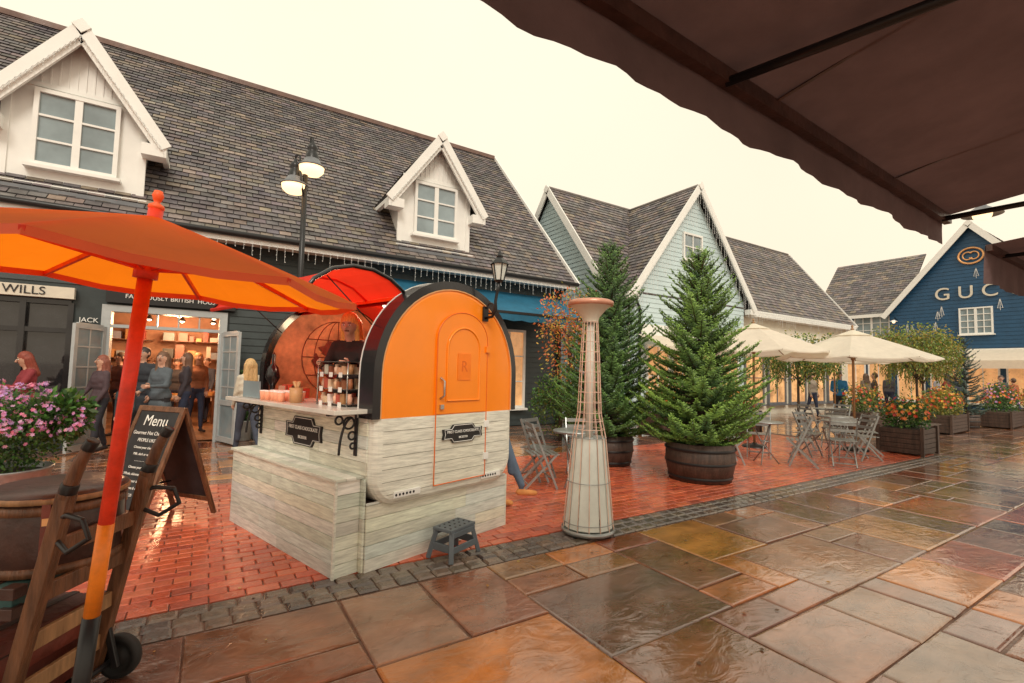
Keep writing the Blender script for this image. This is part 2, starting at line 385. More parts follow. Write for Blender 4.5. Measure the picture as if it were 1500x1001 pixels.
for x in(-5,-3.8,-2.4,-1.3,-.6,.1,.9):
    for y in(12.4,13.8,15.4):
        it.cyl((x,y,3.0),(x,y,2.78),.012,'black_metal',n=6); it.lathe([(.02,.12),(.09,.0)],'black_metal',(x,y,2.68),12); it.ell((x,y,2.69),.05,'lamp_glow_hot',8,6)
it.obj('shop_interior',h1)
for k,(x,y,e) in enumerate([(-.6,13.0,170),(-3.8,13.5,120),(-.6,15.5,150)]):
    l=bpy.data.lights.new('shop_lamp_light','POINT'); l.energy=e; l.color=(1,.55,.28); l.shadow_soft_size=.25
    o=bpy.data.objects.new('shop_lamp_light',l); o.location=(x,y,2.45); scene.collection.objects.link(o); o.parent=h1
def dormer(cx,yf=11.5,name='dormer'):
    d=MB(); hw=.95; ez=5.8; az=7.6; ew=1.3; zb=4.55
    s=(az-ez)/ew; wz=az-s*hw-.05
    d.face([(cx-hw,yf,zb),(cx+hw,yf,zb),(cx+hw,yf,wz),(cx,yf,az-.05),(cx-hw,yf,wz)],'white_paint')
    for sg in(-1,1):
        d.face([(cx+sg*hw,yf,zb),(cx+sg*hw,13.3,zb+.5),(cx+sg*hw,13.3,wz),(cx+sg*hw,yf,wz)],'white_paint')
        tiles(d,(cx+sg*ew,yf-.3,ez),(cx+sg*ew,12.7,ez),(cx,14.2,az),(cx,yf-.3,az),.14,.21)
        barge(d,(cx+sg*(ew+.03),yf-.32,ez-.12),(cx,yf-.32,az-.04),.2,.05)
        barge(d,(cx+sg*(ew-.05),yf-.27,ez-.22),(cx,yf-.27,az-.26),.09,.06)
        d.bx(min(cx+sg*hw,cx+sg*(ew+.04)),max(cx+sg*hw,cx+sg*(ew+.04)),yf-.31,yf+.02,ez-.3,ez-.08,'white_paint')
        d.beam((cx+sg*(ew-.02),yf-.3,ez-.1),(cx+sg*(ew-.02),12.6,ez-.1),.1,.1,'white_paint')
        d.bx(cx+sg*hw-.06,cx+sg*hw+.06,yf-.03,yf+.03,zb,wz-.02,'white_paint')
        icicles(d,(cx+sg*(ew),yf-.36,ez-.18),(cx,yf-.36,az-.2),.11,.05,.16)
    d.box((cx,yf-.345,az-.03),(.19,.06,.19),'white_paint',rot=R45)
    x=-.78
    while x<.8:
        h=az-.2-abs(x)*s
        if h>6.52: d.bx(cx+x-.012,cx+x+.012,yf-.014,yf,6.5,h,'white_paint')
        x+=.12
    d.bx(cx-.9,cx+.9,yf-.03,yf-.001,6.42,6.5,'white_paint')
    window(d,cx,5.02,1.12,1.32,2,3,yf-.01,split=True)
    d.bx(cx-hw-.12,cx+hw+.12,yf-.14,yf+.02,zb-.02,zb+.1,'white_paint')
    d.bx(cx-hw-.1,cx+hw+.1,yf-.3,yf+.02,zb-.1,zb-.02,'lead')
    d.tube([(cx,yf-.29,az-.0),(cx,14.2,az-.0)],.045,'tile',6,(.14,.12,.12))
    d.obj(name,h1)
dormer(-2.2); dormer(4.85)
fl=MB(); icicles(fl,(E0,10.88,4.05),(E1,10.88,4.05),.15,.1,.4); fl.obj('fairy_lights',h1)
aw=MB()
for i in range(12):
    u0=3.1+5.9*i/12;u1=3.1+5.9*(i+1)/12
    for j in range(4):
        def P(u,t): return (u,11.45-1.6*t,3.78-.80*t-.07*math.sin(math.pi*t))
        aw.add([P(u0,j/4),P(u1,j/4),P(u1,(j+1)/4),P(u0,(j+1)/4)],[(0,1,2,3)],'navy_fabric')
    aw.face([(u0,9.845,2.98),(u1,9.845,2.98),(u1,9.84,2.81),((u0+u1)/2,9.84,2.78),(u0,9.84,2.81)],'navy_fabric')
aw.beam((3.1,9.86,2.99),(9.0,9.86,2.99),.06,.06,'black_metal')
for x in(3.6,8.5): aw.beam((x,11.45,3.2),(x+.3,10.7,3.1),.04,.04,'black_metal'); aw.beam((x+.3,10.7,3.1),(x,9.88,2.97),.04,.04,'black_metal')
aw.obj('blue_awning',h1)

# ------------------------------------------------------------ house 2
h2=root('pale_blue_gabled_building')
rf=MB(); X0,X1=10.45,27.4; YE=10.9; RY=14.15; EZ=4.2; RZ=8.45
tiles(rf,(X0,YE,EZ),(X1,YE,EZ),(X1,RY,RZ),(X0,RY,RZ),.18,.26)
tiles(rf,(X1,2*RY-YE,EZ),(X0,2*RY-YE,EZ),(X0,RY,RZ),(X1,RY,RZ),.3,.5)
GC=14.7; GW=3.35; GF=10.65; GE=4.22; GA=8.4
for sg in(-1,1): tiles(rf,(GC+sg*GW,GF,GE),(GC+sg*GW,RY,GE),(GC,RY,GA),(GC,GF,GA),.17,.24)
rf.tube([(X0+.05,RY,RZ),(X1-.05,RY,RZ)],.07,'tile',6,(.15,.13,.12)); rf.tube([(GC,GF+.05,GA),(GC,RY,GA)],.07,'tile',6,(.15,.13,.12))
rf.obj('roof',h2)
w=MB()
w.prism([(X0+.2,YE+.3,0),(X0+.2,2*RY-YE-.3,0),(X0+.2,2*RY-YE-.3,EZ+.3),(X0+.2,RY,RZ-.12),(X0+.2,YE+.3,EZ+.3)],(.2,0,0),'blue_wall')
w.prism([(X1-.2,YE+.3,0),(X1-.2,2*RY-YE-.3,0),(X1-.2,2*RY-YE-.3,EZ+.3),(X1-.2,RY,RZ-.12),(X1-.2,YE+.3,EZ+.3)],(-.2,0,0),'cream')
w.bx(X0+.4,GC-GW+.3,YE+.31,YE+.5,0,EZ,'blue_wall'); w.bx(GC+GW-.3,X1-.4,YE+.31,YE+.5,0,EZ,'cream')
sl=(GA-GE)/GW; yw=YE+.02
w.prism([(GC-GW+.3,yw,0),(GC+GW-.3,yw,0),(GC+GW-.3,yw,GE+.25),(GC,yw,GA-.12),(GC-GW+.3,yw,GE+.25)],(0,.18,0),'blue_wall')
boards(w,'blue_wall',3.3,GA-.15,lambda z:(GC-min(GW-.3,(GA-.12-z)/sl),GC+min(GW-.3,(GA-.12-z)/sl)),yw-.002,.16)
boards(w,'blue_wall',2.9,EZ,lambda z:(X0+.2,GC-GW+.3),YE+.305,.16)
T=Matrix.Rotation(rad(-90),4,'Z'); w.T=Matrix.Translation((X0+.19,RY,0))@T
boards(w,'blue_wall',.1,RZ-.15,lambda z:(-min(2.9,(RZ-.15-z)*.76),min(2.9,(RZ-.15-z)*.76)),0,.16); w.T=None
for sg in(-1,1):
    barge(w,(GC+sg*(GW+.05),GF-.02,GE-.1),(GC,GF-.02,GA-.05),.24,.05)
    barge(w,(X0-.02,RY+sg*(RY-YE+.03),EZ-.12),(X0-.02,RY,RZ-.08),.24,.05)
    barge(w,(X1+.02,RY+sg*(RY-YE+.03),EZ-.12),(X1+.02,RY,RZ-.08),.24,.05)
    w.bx(GC+sg*GW-.25,GC+sg*GW+.25,GF,yw-.03,GE-.25,GE-.05,'white_paint')
w.box((GC,GF-.045,GA-.03),(.22,.06,.22),'white_paint',rot=R45)
w.box((X0-.045,RY,RZ-.05),(.06,.22,.22),'white_paint',rot=Matrix.Rotation(rad(45),3,'X'))
w.bx(X0,GC-GW-.26,YE-.05,YE,EZ-.18,EZ,'white_paint'); w.bx(GC+GW+.26,X1,YE-.05,YE,EZ-.18,EZ,'white_paint')
w.bx(GC+GW+.2,X1-.1,YE-.06,YE+.3,EZ-.24,EZ-.19,'white_paint')
window(w,14.55,5.68,1.0,.92,2,2,yw-.02)
w.tube([(GC-GW+.5,yw-.06,0),(GC-GW+.5,yw-.06,3.7),(GC-GW+.1,yw-.2,4.05)],.045,'black_metal',8)
w.bx(GC-2.8,GC+2.8,yw-.1,yw-.03,2.75,3.2,'white_paint')
for c in(-2,-.75,.75,2): window(w,GC+c,.5,1.05,2.0,2,2,yw-.03,gl='warm_window')
w.bx(GC+GW,X1-.5,YE+.18,YE+.29,2.7,3.3,'white_paint')
x=GC+GW+.8
while x<X1-1: window(w,x,.45,1.3,2.1,2,2,YE+.29,fr='lead',gl='warm_window'); x+=1.7
c=-2
w.add([(GC+c-1,yw-.1,2.85),(GC+c+1,yw-.1,2.85),(GC+c+1,yw-1.0,2.45),(GC+c-1,yw-1.0,2.45)],[(0,1,2,3)],'cream_fabric')
w.face([(GC+c-1,yw-1.0,2.45),(GC+c+1,yw-1.0,2.45),(GC+c+1,yw-1.0,2.28),(GC+c-1,yw-1.0,2.28)],'cream_fabric')
w.obj('walls',h2)
fl=MB()
for sg in(-1,1): icicles(fl,(GC+sg*GW,GF-.08,GE-.1),(GC,GF-.08,GA-.15),.16,.3,1.1)
icicles(fl,(GC+GW,YE-.08,EZ-.05),(X1,YE-.08,EZ-.05),.17,.15,.5); icicles(fl,(X0,YE-.08,EZ-.05),(GC-GW,YE-.08,EZ-.05),.17,.15,.5)
fl.obj('fairy_lights',h2)

# ------------------------------------------------------------ house 3 (navy)
h3=root('navy_boarded_shop_building',(33.9,8.05,0),rad(-90))
rf=MB(); hw=3.65; ga=10.; ge=5.6
for sg in(-1,1): tiles(rf,(sg*(hw+.2),-.3,ge-.25),(sg*(hw+.2),6,ge-.25),(0,6,ga),(0,-.3,ga),.22,.33)
tiles(rf,(-8,.1,5.5),(-3.0,.1,5.5),(-3.0,3.9,9.5),(-8,3.9,9.5),.22,.33)
tiles(rf,(3.2,.1,5.5),(9,.1,5.5),(9,3.9,9.5),(3.2,3.9,9.5),.22,.33)
rf.obj('roof',h3)
w=MB(); sl=(ga-ge)/hw
w.prism([(-hw,0,0),(hw,0,0),(hw,0,ge),(0,0,ga-.15),(-hw,0,ge)],(0,.2,0),'navy_wall')
boards(w,'navy_wall',3.3,ga-.2,lambda z:(-min(hw,(ga-.15-z)/sl),min(hw,(ga-.15-z)/sl)),-.002,.2)
w.bx(-8,-hw-.001,.4,.6,0,5.5,'navy_wall'); w.bx(hw+.001,9,.4,.6,0,5.5,'navy_wall')
boards(w,'navy_wall',3.2,5.5,lambda z:(-8,-hw),.398,.2); boards(w,'navy_wall',3.2,5.5,lambda z:(hw,9),.398,.2)
for sg in(-1,1): barge(w,(sg*(hw+.25),-.33,ge-.42),(0,-.33,ga-.1),.28,.06)
w.box((0,-.355,ga-.08),(.26,.06,.26),'white_paint',rot=R45)
w.bx(-8,-hw-.2,.05,.1,5.3,5.5,'white_paint')
w.prism([(-8,.4,0),(-8,7,0),(-8,7,5.5),(-8,3.9,9.4),(-8,.4,5.6)],(.2,0,0),'navy_wall')
window(w,.1,4.05,1.25,1.35,4,4,-.02,split=True); window(w,-4.7,4.1,1.8,1.3,4,3,.38,split=True)
w.bx(-hw,hw,-.12,-.03,2.9,3.25,'white_paint'); w.bx(-7.9,-hw-.02,.28,.37,2.9,3.2,'white_paint')
for c in(-2.7,-1.2,.3,1.8,3.0): window(w,c,.4,1.2,2.2,2,1,-.03,gl='warm_window')
for c in(-7.1,-5.6,-4.4): window(w,c,.4,1.0,2.2,2,1,.37,gl='warm_window')
w.add([(-1.8,-.1,3.2),(hw+3,-.1,3.2),(hw+3,-1.5,2.6),(-1.8,-1.5,2.6)],[(0,1,2,3)],'cream_fabric')
w.face([(-1.8,-1.5,2.6),(hw+3,-1.5,2.6),(hw+3,-1.5,2.2),(-1.8,-1.5,2.2)],'cream_fabric')
for q in range(40):
    x=R.uniform(-2.9,3.2); z=R.uniform(4.2,8.6)
    if abs(x)>(ga-.9-z)/sl or (abs(x-.1)<.9 and z<5.8) or (5.7<z+.3 and z<6.8) or (abs(x)<.8 and z>7.3): continue
    h=R.uniform(.35,.6)
    for a in(.12,.0,-.12): w.tube([(x-a*.8,-.04,z),(x,-.04,z+h)],.012,'fairy_wire',3)
    w.tube([(x-.12,-.04,z),(x+.12,-.04,z)],.01,'fairy_wire',3); w.tube([(x,-.04,z),(x,-.04,z-.12)],.012,'fairy_wire',3)
w.tube([(.5*math.cos(t),-.07,8.2+.42*math.sin(t)) for t in[2*math.pi*i/28 for i in range(28)]],.05,'gold',8,closed=True)
for sg in(-1,1): w.tube([(sg*.12+.2*math.cos(t)*sg*-1,-.08,8.2+.2*math.sin(t)) for t in[rad(40)+rad(290)*i/20 for i in range(21)]],.035,'gold',6)
for c in(-3.3,3.2):
    w.tube([(c,0,5.0),(c,-.3,5.15),(c,-.5,5.0)],.02,'black_metal',6); w.lathe([(.03,.1),(.2,0)],'white_paint',(c,-.5,4.9),14); w.ell((c,-.5,4.88),.08,'lamp_glow',8,6)
w.obj('walls',h3)
text('sign_lettering','G U C C I',.95,(.45,-.08,6.25),(rad(90),0,0),'cream',h3,.03)

# ------------------------------------------------------------ awnings
def awning(x0,x1,yf,zf,yb,zb,val,n=26):
    mb=MB()
    def P(u,t): return (u,yf+(yb-yf)*t,zf+(zb-zf)*t-.06*math.sin(math.pi*t)+.012*math.sin(u*3.1)*math.sin(math.pi*t))
    for i in range(n):
        u0=x0+(x1-x0)*i/n;u1=x0+(x1-x0)*(i+1)/n
        for j in range(6): mb.add([P(u0,j/6),P(u1,j/6),P(u1,(j+1)/6),P(u0,(j+1)/6)],[(0,1,2,3)],'brown_fabric',sm=True)
    k=n*5; vs=[];fs=[]
    for i in range(k+1):
        u=x0+(x1-x0)*i/k; w_=.014*math.sin(u*9)+.008*math.sin(u*23)
        vs+= [(u,yf+.03,zf),(u,yf+.035+w_*.6,zf-val*.5),(u,yf+.035+w_,zf-val+.012*math.sin(u*5.2))]
    for i in range(k): fs+=[(3*i,3*i+3,3*i+4,3*i+1),(3*i+1,3*i+4,3*i+5,3*i+2)]
    mb.add(vs,fs,'brown_fabric',sm=True)
    mb.beam((x0,yf,zf-.035),(x1+.02,yf,zf-.035),.05,.07,'leather_dark')
    t_=x0+1.6
    while t_<x1-.3: mb.beam((t_,yf-.03,zf-.008),(t_,yb,zb-.03),.02,.006,'leather_dark'); t_+=1.6
    xs=[x1-.15,x1-3.3,x0+.5] if x1-x0>4 else [x0+.3,x1-.3]
    for x in xs:
        mb.tube([(x,yf,zf-.06),(x+.55,(yf+yb)/2,(zf+zb)/2-.2)],.022,'black_metal',8); mb.tube([(x+.55,(yf+yb)/2,(zf+zb)/2-.2),(x,yb+.05,zb-.2)],.028,'black_metal',8)
    mb.beam((x0,yb,zb-.02),(x1,yb,zb-.02),.14,.16,'leather_dark')
    for x in(x0+.3,(x0+x1)/2,x1-.1): mb.bx(x-.05,x+.05,yb-.06,yb+.04,0,zb-.1,'leather_dark')
    return mb
a1=root('brown_shop_awning',(0,0,0),.035); awning(-4,5.28,1.20,2.95,-1.75,3.5,.25).obj('canopy',a1)
a2=root('brown_shop_awning'); awning(7.15,13,1.55,3.05,-1.75,3.5,.42).obj('canopy',a2)
wlp=root('gooseneck_wall_lamp',(8.3,1.85,3.70)); mb=MB()
mb.tube([(.3,-3.6,-.1),(.2,-2,.25),(.05,-.3,.3),(0,-.05,.25),(0,0,.1)],.018,'black_metal',8)
mb.lathe([(.03,.14),(.05,.1),(.12,.05),(.2,0),(.205,-.015)],'lead',(0,0,0),20); mb.ell((0,0,-.01),(.10,.10,.08),'lamp_glow',12,8); mb.obj('shade',wlp)

# ------------------------------------------------------------ parasols
def parasol(name,loc,top,rz,Rr,zap,zrim,zhub,n,fab,polem,polelow=None,zlow=0,pr=.026,trim=None,finial=None,fs_=1,cap=True):
    r=root(name,loc); d=(Vector(top)-Vector(loc))
    r.rotation_mode='QUATERNION'; r.rotation_quaternion=Vector((0,0,1)).rotation_difference(d)@Matrix.Rotation(rz,3,'Z').to_quaternion()
    c=MB(); seg=6
    def rim(t,k):
        a0=2*math.pi*math.floor(k)/n; a1=a0+2*math.pi/n; f=k-math.floor(k)
        p=Vector((math.cos(a0),math.sin(a0),0)).lerp(Vector((math.cos(a1),math.sin(a1),0)),f)*Rr*t
        z=zap+(zrim-zap)*(t**1.08)-.03*Rr*math.sin(math.pi*f)*t
        return (p.x,p.y,z)
    for k in range(n):
        for i in range(seg):
            for j in range(3):
                t0=max(.03,i/seg);t1=(i+1)/seg
                c.add([rim(t0,k+j/3),rim(t1,k+j/3),rim(t1,k+(j+1)/3-1e-6),rim(t0,k+(j+1)/3-1e-6)],[(0,1,2,3)],fab,sm=False)
        for j in range(3):
            A=Vector(rim(1,k+j/3));B=Vector(rim(1,k+(j+1)/3-1e-6))
            c.add([A,B,B*1.002-Vector((0,0,.03)),A*1.002-Vector((0,0,.03))],[(0,1,2,3)],trim or fab)
    if cap:
        for k in range(n):
            A=Vector(rim(.24,k));B=Vector(rim(.24,k+1-1e-6)); up=Vector((0,0,.018)); c.face([(0,0,zap+.03),A+up,B+up],fab)
    c.obj('canopy',r)
    f=MB()
    f.cyl((0,0,zlow),(0,0,zap+.03),pr,polem,n=14)
    if zlow>0: f.cyl((0,0,zlow),(0,0,zlow+.35),pr*1.03,polelow,n=14); f.cyl((0,0,.02),(0,0,zlow),pr*1.12,'black_metal',n=14)
    f.cyl((0,0,zhub-.04),(0,0,zhub+.02),pr*1.6,polem,n=14); f.cyl((0,0,zap-.07),(0,0,zap-.02),pr*1.5,polem,n=14)
    for k in range(n):
        a=2*math.pi*k/n; cs,sn=math.cos(a),math.sin(a); e=rim(1,k); m=rim(.52,k)
        f.beam((cs*.03,sn*.03,zap-.045),(e[0],e[1],e[2]-.012),.013,.018,polem); f.beam((cs*.03,sn*.03,zhub),(m[0],m[1],m[2]-.03),.012,.016,polem)
    f.lathe([(r0*fs_,z0*fs_) for r0,z0 in[(.0,.11),(.018,.105),(.026,.08),(.018,.055),(.012,.045),(.034,.03),(.036,.015),(.02,0),(.02,-.03)]],finial or polem,(0,0,zap+.02),14)
    f.lathe([(0,.09),(.05,.09),(.07,.06),(.24,.045),(.26,.0)],'black_metal',(0,0,0),24)
    f.obj('frame',r); return r
parasol('orange_parasol',(-.363,2.483,0),(-.200,2.372,2.22),rad(-12),.81,2.15,1.915,1.935,8,'orange_fabric','pole_paint','pole_paint_low',.58,.026,'orange_trim',finial='orange_trim',fs_=.8,cap=False)
parasol('cream_parasol',(11.96,4.82,0),(11.96,4.82,2.6),rad(20),1.5,2.60,2.0,2.0,8,'cream_fabric','wood_light',pr=.025)
parasol('cream_parasol',(10.3,6.1,0),(10.3,6.1,2.7),rad(5),1.5,2.72,2.1,2.1,8,'cream_fabric','wood_light',pr=.025)
parasol('cream_parasol',(17.5,7.6,0),(17.5,7.6,2.7),rad(15),1.5,2.7,2.1,2.1,8,'cream_fabric','wood_light',pr=.025)

# ------------------------------------------------------------ kiosk
K=root('chocolate_kiosk',(1.085,3.705,0),rad(17))
W=1.62
PW=[(.72,.73,.63),(.78,.78,.69),(.62,.66,.58),(.75,.74,.63),(.67,.72,.66)]
def prof(off,na=28,nc=8):
    P=[(off,1.16),(off,1.35),(off,1.5)]
    for i in range(1,na): a=math.pi*(1-i/na); P.append((.81+(.81-off)*math.cos(a),1.5+(.81-off)*math.sin(a)))
    P+=[(W-off,1.5),(W-off,1.35),(W-off,1.16)]; ku=len(P)
    P.append((W-off,.72))
    for i in range(1,nc+1): a=-math.pi/2*i/nc; P.append((W-.25+(.25-off)*math.cos(a),.72+(.25-off)*math.sin(a)))
    for i in range(0,nc+1): a=-math.pi/2-math.pi/2*i/nc; P.append((.25+(.25-off)*math.cos(a),.72+(.25-off)*math.sin(a)))
    return P,ku
P0,ku=prof(0); n=len(P0)
b=MB()
offys=[(.0,.0),(.012,-.03),(.04,-.055),(.075,-.062)]
rings=[[(p[0],y,p[1]) for p in prof(o)[0]] for o,y in offys]
for r_ in range(len(rings)-1):
    for i in range(n):
        j=(i+1)%n
        b.add([rings[r_][i],rings[r_][j],rings[r_+1][j],rings[r_+1][i]],[(0,1,2,3)],'orange_paint' if i<ku-1 else 'old_plank',PW[1],True)
Pf,_=prof(.075)
F=[(p[0],-.062,p[1]) for p in Pf]
b.face(F[:ku],'orange_paint'); b.face(F[ku-1:]+[F[0]],'old_plank',PW[1])
Pi,_=prof(.035)
for i in range(n):
    j=(i+1)%n; a,c=P0[i],P0[j]
    if max(a[0],c[0])<.37 and min(a[1],c[1])>1.15 and i<ku-1: continue
    top=i<ku-1
    b.add([(a[0],0,a[1]),(c[0],0,c[1]),(c[0],2.0,c[1]),(a[0],2.0,a[1])],[(0,1,2,3)],'orange_paint' if top else 'old_plank',PW[1],True)
    a,c=Pi[i],Pi[j]
    b.add([(a[0],0.0,a[1]),(c[0],0.0,c[1]),(c[0],2.0,c[1]),(a[0],2.0,a[1])],[(0,1,2,3)],'red_paint' if top else 'black_paint',(1,1,1),True)
b.face([(p[0],1.985,p[1]) for p in P0],'old_plank',PW[0]); b.face([(p[0],1.95,p[1]) for p in Pi],'map_art'); b.face([(p[0],.02,p[1]) for p in Pi],'black_paint')
b.obj('shell',K)
b=MB()
def band(o0,o1,y0,y1,mt):
    A=prof(o0)[0][:ku];B=prof(o1)[0][:ku]
    for i in range(ku-1):
        q=[(A[i][0],y0,A[i][1]),(A[i+1][0],y0,A[i+1][1]),(A[i+1][0],y1,A[i+1][1]),(A[i][0],y1,A[i][1])]
        p=[(B[i][0],y0,B[i][1]),(B[i+1][0],y0,B[i+1][1]),(B[i+1][0],y1,B[i+1][1]),(B[i][0],y1,B[i][1])]
        b.add(q,[(0,1,2,3)],mt,sm=True); b.add(p,[(0,1,2,3)],mt,sm=True)
        b.add([q[0],q[1],p[1],p[0]],[(0,1,2,3)],mt); b.add([q[3],q[2],p[2],p[3]],[(0,1,2,3)],mt)
    for k in(0,ku-1):
        b.add([(A[k][0],y0,A[k][1]),(A[k][0],y1,A[k][1]),(B[k][0],y1,B[k][1]),(B[k][0],y0,B[k][1])],[(0,1,2,3)],mt)
band(-.03,.04,-.066,.12,'black_paint'); band(-.034,-.029,.122,.132,'sign_white'); band(-.02,.04,1.93,2.03,'black_paint')
band(.041,.050,-.069,-.04,'gold')
b.obj('rims',K)
b=MB()
for k in range(4):
    b.tube([(.8+.42*math.cos(t)*(k/3.),1.94,1.66+.42*math.sin(t)) for t in[2*math.pi*i/30 for i in range(30)]],.004,'leather',4,closed=True)
for s_ in(-.2,0,.2): b.tube([(.8-math.sqrt(.176-s_*s_),1.94,1.66+s_),(.8+math.sqrt(.176-s_*s_),1.94,1.66+s_)],.004,'leather',4)
for (cx_,cz_,a_,c_) in((.7,1.75,.12,.08),(.93,1.8,.09,.06),(.75,1.5,.08,.1),(1.0,1.55,.07,.05),(.55,1.62,.05,.07)):
    pts=[(cx_+a_*(1+.25*math.sin(5*t+cx_*9))*math.cos(t),1.938,cz_+c_*(1+.3*math.cos(4*t+cz_*7))*math.sin(t)) for t in[2*math.pi*i/22 for i in range(22)]]; b.face(pts,'leather')
b.obj('globe_mural',K)
b=MB()
d0,d1,dz=.585,1.206,2.07
rr=(d1-d0)/2; cxx=(d0+d1)/2
arch=[(cxx-rr*math.cos(math.pi*i/18),-.078,dz-rr*.82+rr*.82*math.sin(math.pi*i/18)) for i in range(19)]
b.prism([(d0,-.078,1.168)]+arch+[(d1,-.078,1.168)],(0,.02,0),'orange_paint')
b.prism([(d0,-.078,.57),(d0,-.078,1.16),(d1,-.078,1.16),(d1,-.078,.57)],(0,.02,0),'old_plank',PW[3])
b.tube([(d0,-.079,.57)]+[(d0,-.079,1.16)]+arch+[(d1,-.079,1.16),(d1,-.079,.57)],.0055,'orange_dark',6)
b.tube([(d0,-.079,.57),(d1,-.079,.57)],.005,'orange_dark',6)
i0,i1,iz=.70,1.10,1.93; ri=(i1-i0)/2; ci=(i0+i1)/2
arch2=[(ci-ri*math.cos(math.pi*i/16),-.082,iz-ri+ri*math.sin(math.pi*i/16)) for i in range(17)]
loop=[(i0,-.082,1.28)]+arch2+[(i1,-.082,1.28)]
b.prism(loop,(0,.008,0),'orange_paint'); b.tube(loop,.011,'orange_paint',6,closed=True); b.tube([(p[0],-.086,p[2]) for p in loop],.004,'orange_dark',5,closed=True)
b.bx(.82,.98,-.088,-.083,1.46,1.70,'orange_mid')
b.tube([(.63,-.08,1.30),(.63,-.13,1.33),(.63,-.13,1.45),(.63,-.08,1.48)],.01,'steel',8); b.bx(.622,.66,-.1,-.078,1.21,1.25,'steel')
for z in(1.75,1.05,.75): b.bx(d1-.03,d1+.03,-.095,-.075,z-.03,z+.03,'orange_paint' if z>1.2 else 'sign_white')
b.obj('door',K,.003)
text('door_monogram','R',.14,(.90,-.089,1.58),(rad(90),0,0),'orange_dark',K,.001)
b=MB()
z=.57
while z<1.15:
    for a0,a1 in((.02,d0-.01),(d1+.01,W-.02)):
        ins=0 if z>.72 else .25-math.sqrt(max(0,.0625-(.72-z)**2))
        b.bx(max(a0,.08+ins) if a0<.1 else a0,a1 if a1<1.3 else min(a1,W-.08-ins),-.0645,-.060,z-.0015,z+.0015,'groove')
    b.bx(d0+.01,d1-.01,-.0805,-.077,z-.0015,z+.0015,'groove')
    z+=.098
for a0 in(.27,1.25):
    b.bx(a0-.08,a0+.18,-.075,-.062,.535,.585,'sign_white')
    for q in range(6): b.ell((a0-.06+q*.034,-.077,.56),(.011,.005,.011),'black_metal',8,4)
def planks(x0,x1,yy,z0,z1,pitch=.1,th=.018,axis='x'):
    z=z0
    while z<z1-.01:
        t=min(z1,z+pitch)-.004; L=x0
        while L<x1-.01:
            e=min(x1,L+R.uniform(.7,1.4))
            if x1-e<.25: e=x1
            col=jit(R.choice(PW),.12)
            if axis=='x': b.bx(L+.001,e-.001,yy-th,yy,z,t,'old_plank',col)
            else: b.bx(yy-th,yy,L+.001,e-.001,z,t,'old_plank',col)
            L=e
        z+=pitch
b.bx(.0,1.6,.02,2.0,0,.5,'leather_dark'); planks(0.0,1.6,.02,.0,.52)
planks(.02,2.0,.0,.0,.7,axis='y')
b.bx(1.6,1.618,.0,2.0,0,.5,'old_plank',PW[0])
b.bx(-.20,-.02,.09,2.05,.0,.68,'leather_dark'); planks(.07,2.06,-.20,.0,.7,axis='y'); planks(-.218,-.02,.088,.0,.7)
for k in range(3): b.bx(-.235+k*.085,-.235+(k+1)*.085-.003,.05,2.08,.70,.722,'old_plank',jit(PW[k],.05))
b.bx(-.236,-.2181,.05,.0705,0,.7,'old_plank',PW[1])
b.bx(.005,.035,.02,2.0,.68,1.2,'leather_dark'); planks(.02,2.0,.005,.724,1.2,axis='y')
b.obj('cladding',K,.002)
b=MB()
b.bx(-.30,.30,.0,2.12,1.20,1.235,'marble')
for y in(.16,1.92):
    b.bx(-.028,-.014,y-.02,y+.02,.86,1.2,'black_metal'); b.bx(-.27,-.029,y-.02,y+.02,1.182,1.199,'black_metal')
    b.tube([(-.04-.10*math.cos(t)-.02,y,1.18-.30+.28*math.sin(t)) for t in[math.pi*.5*i/10 for i in range(11)]],.011,'black_metal',6)
    for (cx_,cz_,r_) in((-.085,1.12,.045),(-.055,1.02,.03),(-.17,1.145,.03),(-.045,.94,.022)):
        b.tube([(cx_+r_*math.cos(t),y,cz_+r_*math.sin(t)) for t in[2*math.pi*i/14 for i in range(14)]],.010,'black_metal',5,closed=True)
b.obj('counter',K,.004)
def plaque(name,cx,cz,w,h,plane,lines):
    r=MB()
    def poly(s,o):
        a,bh=w/2*s,h/2*s; pts=[(-a,-bh*.55),(-a*.62,-bh*.55),(-a*.5,-bh),(a*.5,-bh),(a*.62,-bh*.55),(a,-bh*.55),(a*.96,0),(a,bh*.55),(a*.62,bh*.55),(a*.5,bh),(-a*.5,bh),(-a*.62,bh*.55),(-a,bh*.55),(-a*.96,0)]
        return [(cx+p[0],o,cz+p[1]) for p in pts] if plane=='x' else [(o,cx-p[0],cz+p[1]) for p in pts]
    base=-.083 if plane=='x' else -.014
    e=(0,-.012,0) if plane=='x' else (-.012,0,0)
    r.prism(poly(1.06,base),e,'sign_black'); r.tube(poly(.96,base-.0125),.003,'sign_white',5,closed=True)
    r.obj(name,K)
    rot=(rad(90),0,0) if plane=='x' else (rad(90),0,rad(-90))
    for q,(tx,s_) in enumerate(lines):
        dz_=(.32-q)*h*.34
        loc=(cx,base-.014,cz+dz_) if plane=='x' else (base-.014,cx,cz+dz_)
        text(name+'_text',tx,s_,loc,rot,'sign_white',K,.002)
plaque('front_sign',.90,.99,.46,.15,'x',[('FIRST CLASS CHOCOLATE',.033),('BICESTER',.026)])
plaque('side_sign',1.02,.97,.64,.24,'y',[('FIRST CLASS CHOCOLATE',.046),('BICESTER',.038)])
b=MB()
hp=[(.37,2.18),(.22,2.28),(.05,2.33),(-.13,2.33),(-.30,2.28),(-.44,2.18),(-.52,2.06)]
for i in range(len(hp)-1):
    a,c=hp[i],hp[i+1]
    b.add([(a[0],.12,a[1]),(c[0],.12,c[1]),(c[0],1.95,c[1]),(a[0],1.95,a[1])],[(0,1,2,3)],'red_fabric',sm=True)
